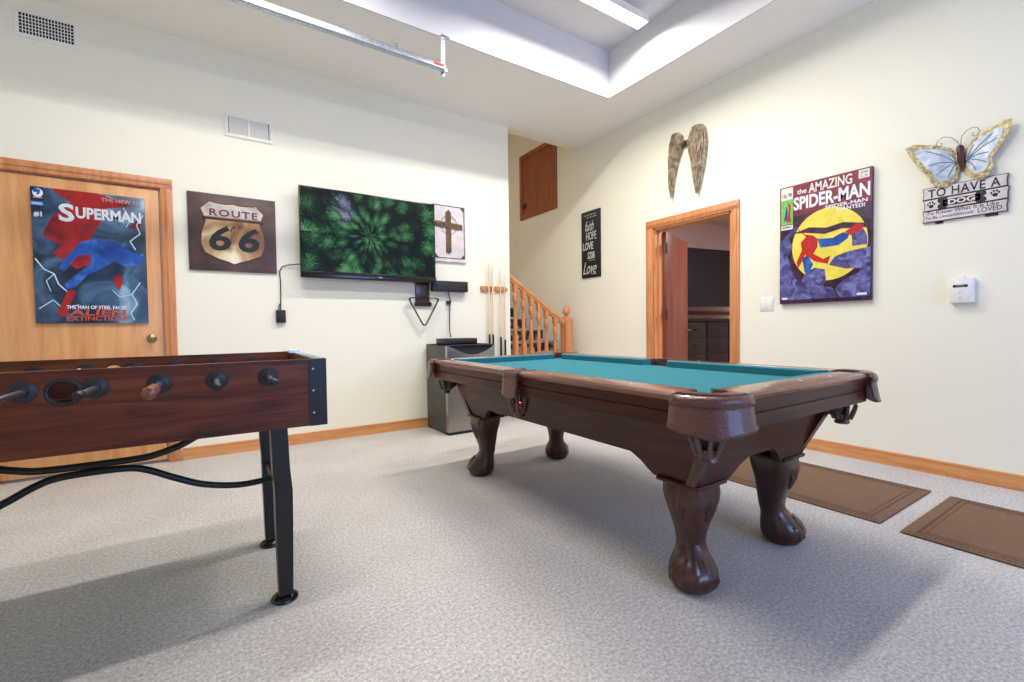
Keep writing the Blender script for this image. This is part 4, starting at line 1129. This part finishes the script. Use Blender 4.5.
# ------------------------------------------------------------------ foosball table
FX, FY = -.366, 2.125
G = thing('foosball_table', 'dark mahogany foosball table with black metal legs and bowed tubes', 'foosball table', (FX, FY, 0), 0)
gl, gw = .698, .375        # half length, half width
zb_, zt_ = .659, .897
RX=[.514-.1469*k for k in range(8)]      # rod positions, local x
def panel(side, holes=True):
    y0,y1=(-gw,-gw+.028) if side<0 else (gw-.028,gw)
    bm=bmesh.new(); 
    def loop(pts,y): 
        vs=[bm.verts.new((x,y,z)) for x,z in pts]; return vs,[bm.edges.new((vs[i],vs[(i+1)%len(vs)])) for i in range(len(vs))]
    outl=[(-gl+.0,zb_),(gl,zb_),(gl,zt_),(-gl,zt_)]
    hol=[(0.008+.036*math.cos(2*PI*k/24),.836+.034*math.sin(2*PI*k/24)) for k in range(24)]
    allv={}
    for y in (y0,y1):
        v1,e1=loop(outl,y); v2,e2=loop(hol,y); bmesh.ops.triangle_fill(bm,edges=e1+e2,use_beauty=True); allv[y]=(v1,v2)
    for idx in (0,1):
        a,c=allv[y0][idx],allv[y1][idx]
        for i in range(len(a)): j=(i+1)%len(a); bm.faces.new((a[i],a[j],c[j],c[i]))
    bmesh.ops.recalc_face_normals(bm,faces=bm.faces[:])
    b=MB(); b.bm.free(); b.bm=bm
    return b
pn={}
for sd in (-1,1): pn[sd]=panel(sd).build('side_panel','foos',G,smooth=False)
for sx in (-1,1):
    b=MB(); x0,x1=((gl-.026,gl) if sx>0 else (-gl,-gl+.026))
    b.box(x0,x1,-gw+.028,gw-.028,zb_,zt_-.006,.002); b.build('end_panel','foos',G)
    b=MB(); b.box(x0-.004*(sx>0),x1+.004*(sx<0),-gw+.03,gw-.03,zt_-.006,zt_+.002,.002); b.build('end_rail_top','galv',G)
    # black corner brackets
    for sy in (-1,1):
        b=MB(); xo=sx*(gl+.003); xi=sx*(gl-.056); yo=sy*(gw+.003)
        b.box(min(xo,xi),max(xo,xi),min(yo,sy*gw),max(yo,sy*gw),zb_-.001,zt_+.001)
        b.box(min(xo,sx*gl),max(xo,sx*gl),min(yo,sy*(gw-.056)),max(yo,sy*(gw-.056)),zb_-.001,zt_+.001)
        br=b.build('corner_bracket','black_metal',G)
        b=MB()
        for z in (.705,.785,.862): b.lathe([(.001,0),(.004,0),(.003,.002),(.001,.0025)] if sy>0 else [(.001,0),(.004,0),(.003,-.002),(.001,-.0025)],(sx*(gl-.042),yo,z),'y',n=10)
        b.build('screws','galv',br)
b=MB(); b.box(-gl+.026,gl-.026,-gw+.028,gw-.028,.70,.715); b.build('playfield','green_ink',G)
# ball cup ring
for sd in (-1,1):
    b=MB(); b.torus((.008,sd*(gw+.003),.836),.036,.006,'y',32,8,sz=.95); b.build('ball_entry_ring','black_plastic',G)
b=MB(); b.box(-.07,.09,-gw+.05,-gw+.056,.74,.88); b.box(-.03,.05,-gw+.03,-gw+.05,.80,.812); b.build('entry_chute','foos',G)
# rods
men=[3,2,3,5,5,3,2,1]
hand={4:.30,2:.28,7:.3,5:.0,1:0,0:0,3:0,6:0}
reach={0:.2,1:.22,2:.17,3:.2,4:.25,5:.12,6:.2,7:.12}
for k,x in enumerate(RX):
    near=k in (2,4,6,7); rd=reach[k]; b=MB(); z=.843
    y0=-gw-rd
    b.cyl((x,y0+.02,z),(x,gw+ (.12 if near else .22),z),.0075,n=14)
    rod=b.build('rod','chrome',G)
    for sd in (-1,1):
        b=MB(); yy=sd*gw
        b.lathe([(.012,yy-sd*.002),(.030,yy-sd*.001),(.031,yy+sd*.004),(.026,yy+sd*.007),(.014,yy+sd*.009),(.013,yy+sd*.02),(.0085,yy+sd*.021)],(x,0,z),'y',n=24); yi=sd*(gw-.028); b.lathe([(.012,yi+sd*.002),(.033,yi+sd*.001),(.033,yi-sd*.004),(.015,yi-sd*.008),(.0085,yi-sd*.02)],(x,0,z),'y',n=24); b.build('bearing','black_plastic',rod)
    hd=-1 if near else 1
    hy=hd*gw+hd*(rd-.015 if near else .10)
    b=MB(); P=[(.010,0),(.016,.004),(.017,.02),(.015,.04),(.017,.075),(.0185,.105),(.016,.122),(.001,.126)]
    b.lathe([(r,hy+hd*h) for r,h in P],(x,0,z),'y',n=8); b.build('handle','handle_wood' ,rod)
    b=MB(); ce=-hd*gw-hd*(rd if not near else .12)
    b.lathe([(.0085,ce+hd*.03),(.011,ce+hd*.028),(.012,ce),(.008,ce-hd*.005),(.001,ce-hd*.006)],(x,0,z),'y',n=14); b.build('end_cap','black_plastic',rod)
    for m in range(men[k]):
        y=(m-(men[k]-1)/2)*(.6/men[k])
        b=MB(); b.sphere((x,y,z+.011),.0115,seg=12); b.box(x-.012,x+.012,y-.013,y+.013,z-.034,z+.001,.004); b.box(x-.007,x+.007,y-.009,y+.009,z-.085,z-.02,.002); b.box(x-.008,x+.02,y-.009,y+.009,z-.095,z-.083,.002)
        b.build('player_figure','off_white' if near else 'red_line_ink',rod)
# score counter on the right end
b=MB(); b.box(gl-.05,gl-.005,.18,.20,zt_,zt_+.012); b.cyl((gl-.045,.19,zt_+.012),(gl-.01,.19,zt_+.012),.004); b.build('score_counter','galv',G)
# legs
def fleg(sx,sy):
    b=MB(); x0=sx*.548; yt=sy*.305; yb=sy*.238 if sy>0 else sy*.238
    rings=[]
    yt = sy*.27; yb = sy*.262
    for (z,dx,dy,w,d_) in ((.668,.002,.0,.027,.036),(.50,.006,.002,.028,.036),(.42,.012,.002,.029,.036),(.30,.012,.0,.028,.035),(.03,.012,-.004,.023,.03)):
        cx_=x0+sx*dx; cy_=yt+sy*dy
        rings.append([(cx_-w,cy_-d_,z),(cx_+w,cy_-d_,z),(cx_+w,cy_+d_,z),(cx_-w,cy_+d_,z)])
    b.loft(rings); lg=b.build('leg','black_metal',G,smooth=False)
    cx_=x0+sx*.010; cy_=yt-sy*.012
    b=MB(); b.lathe([(.001,0),(.044,0),(.047,.006),(.044,.014),(.03,.024),(.014,.03),(.012,.045),(.001,.045)],(cx_,cy_,0),n=28); b.build('leveling_foot','gloss_black',lg)
for sx in (-1,1):
    for sy in (-1,1): fleg(sx,sy)
for sx in (-1,1):
    b=MB(); b.tube([(sx*.556,-.25,.385),(sx*.556,.25,.385)],.013,10); b.tube([(sx*.545,-.25,.62),(sx*.545,.25,.62)],.013,10); b.build('cross_bar','black_metal',G)
def smooth_path(P, n=6):
    out=[]; P=[Vector(p) for p in P]
    for i in range(len(P)-1):
        p0=P[max(i-1,0)];p1=P[i];p2=P[i+1];p3=P[min(i+2,len(P)-1)]
        for k in range(n):
            t=k/n; out.append(.5*((2*p1)+(-p0+p2)*t+(2*p0-5*p1+4*p2-p3)*t*t+(-p0+3*p1-3*p2+p3)*t**3))
    out.append(P[-1]); return out
lo=[(.556,.384),(.435,.380),(.318,.405),(.225,.449),(.152,.490),(.095,.509),(.0,.513)]
hi=[(.36,.668),(.32,.615),(.253,.573),(.182,.549),(.124,.540),(.0,.538)]
for nm,P in (('lower_tube',lo),('upper_tube',hi)):
    full=[(x,0.005,z) for x,z in P]+[(-x,0.005,z) for x,z in P[::-1][1:]]
    MB().tube(smooth_path(full),.0125,12).build('stretcher_tube','black_metal',G)

# ------------------------------------------------------------------ far room furniture
d_ = thing('dresser', 'dark espresso dresser against the wall in the room beyond the doorway', 'dresser', (6.55, 4.45, 0), 0)
b=MB(); b.box(-.9,.9,-.28,.29,.06,1.06,.004); b.build('body','dresser',d_)
MB().box(-.93,.93,-.31,.29,1.06,1.10,.006).build('top','dresser',d_)
MB().box(-.85,.85,-.24,.25,0,.06).build('plinth','dresser',d_)
for r in range(4):
    for c in range(3):
        f_=MB().box(-.86+c*.58,-.31+c*.58,-.295,-.279,.10+r*.24,.32+r*.24,.006).build('drawer','dresser',d_)
        MB().sphere((-.585+c*.58,-.31,.21+r*.24),.013,seg=10).build('knob','bronze',f_)
t2 = thing('television', 'large dark television seen through the doorway in the next room', 'television', (6.55, 4.42, 0), math.radians(-9))
MB().box(-.82,.75,-.14,-.10,1.29,2.19,.006).build('casing','gloss_black',t2)
MB().box(-.81,.74,-.142,-.139,1.31,2.18).build('screen','room_tv',t2)
b=MB(); b.box(-.1,.1,-.10,.24,1.55,1.8); b.build('wall_arm','black_metal',t2)
b=MB(); b.tube([(-.42,-.09,1.30),(-.43,-.08,1.22),(-.41,-.1,1.16),(-.40,-.12,1.105)],.008,6); b.build('cable','black_plastic',t2)
b=MB(); z0,z1=1.24,2.22
b.box(5.3,8.0,4.72,4.75,z1,z1+.07,.004); b.box(5.3,8.0,4.72,4.75,z0-.06,z0+.0,.004); b.box(5.3,5.37,4.72,4.75,z0,z1,.004)
struct('trim_6', b, 'red_oak')

# ------------------------------------------------------------------ camera
cam = bpy.data.cameras.new('camera'); co = bpy.data.objects.new('camera', cam); C.objects.link(co)
cam.sensor_width = 36; cam.lens = 454.229*36/1024; cam.clip_start = .02
yaw, pitch, roll = .579028, -.029327, -.0132168
f = Vector((math.sin(yaw)*math.cos(pitch), math.cos(yaw)*math.cos(pitch), math.sin(pitch)))
r = Vector((math.cos(yaw), -math.sin(yaw), 0)); u = r.cross(f)
r2 = r*math.cos(roll)+u*math.sin(roll); u2 = -r*math.sin(roll)+u*math.cos(roll)
mt = Matrix((r2, u2, -f)).transposed().to_4x4(); mt.translation = Vector((0,0,1.0))
co.matrix_world = mt
sc.camera = co
wd = bpy.data.worlds.new('world'); sc.world = wd; wd.use_nodes = True
wd.node_tree.nodes['Background'].inputs[0].default_value = (.7,.8,1,1); wd.node_tree.nodes['Background'].inputs[1].default_value = .4
sc.view_settings.view_transform = 'Standard'; sc.view_settings.look = 'None'; sc.view_settings.gamma = 1
sc.view_settings.exposure = 0; sc.view_settings.use_curve_mapping = False
sc.cycles.use_denoising = True
sc.cycles.max_bounces = 10; sc.cycles.diffuse_bounces = 8
sc.cycles.sample_clamp_indirect = 6
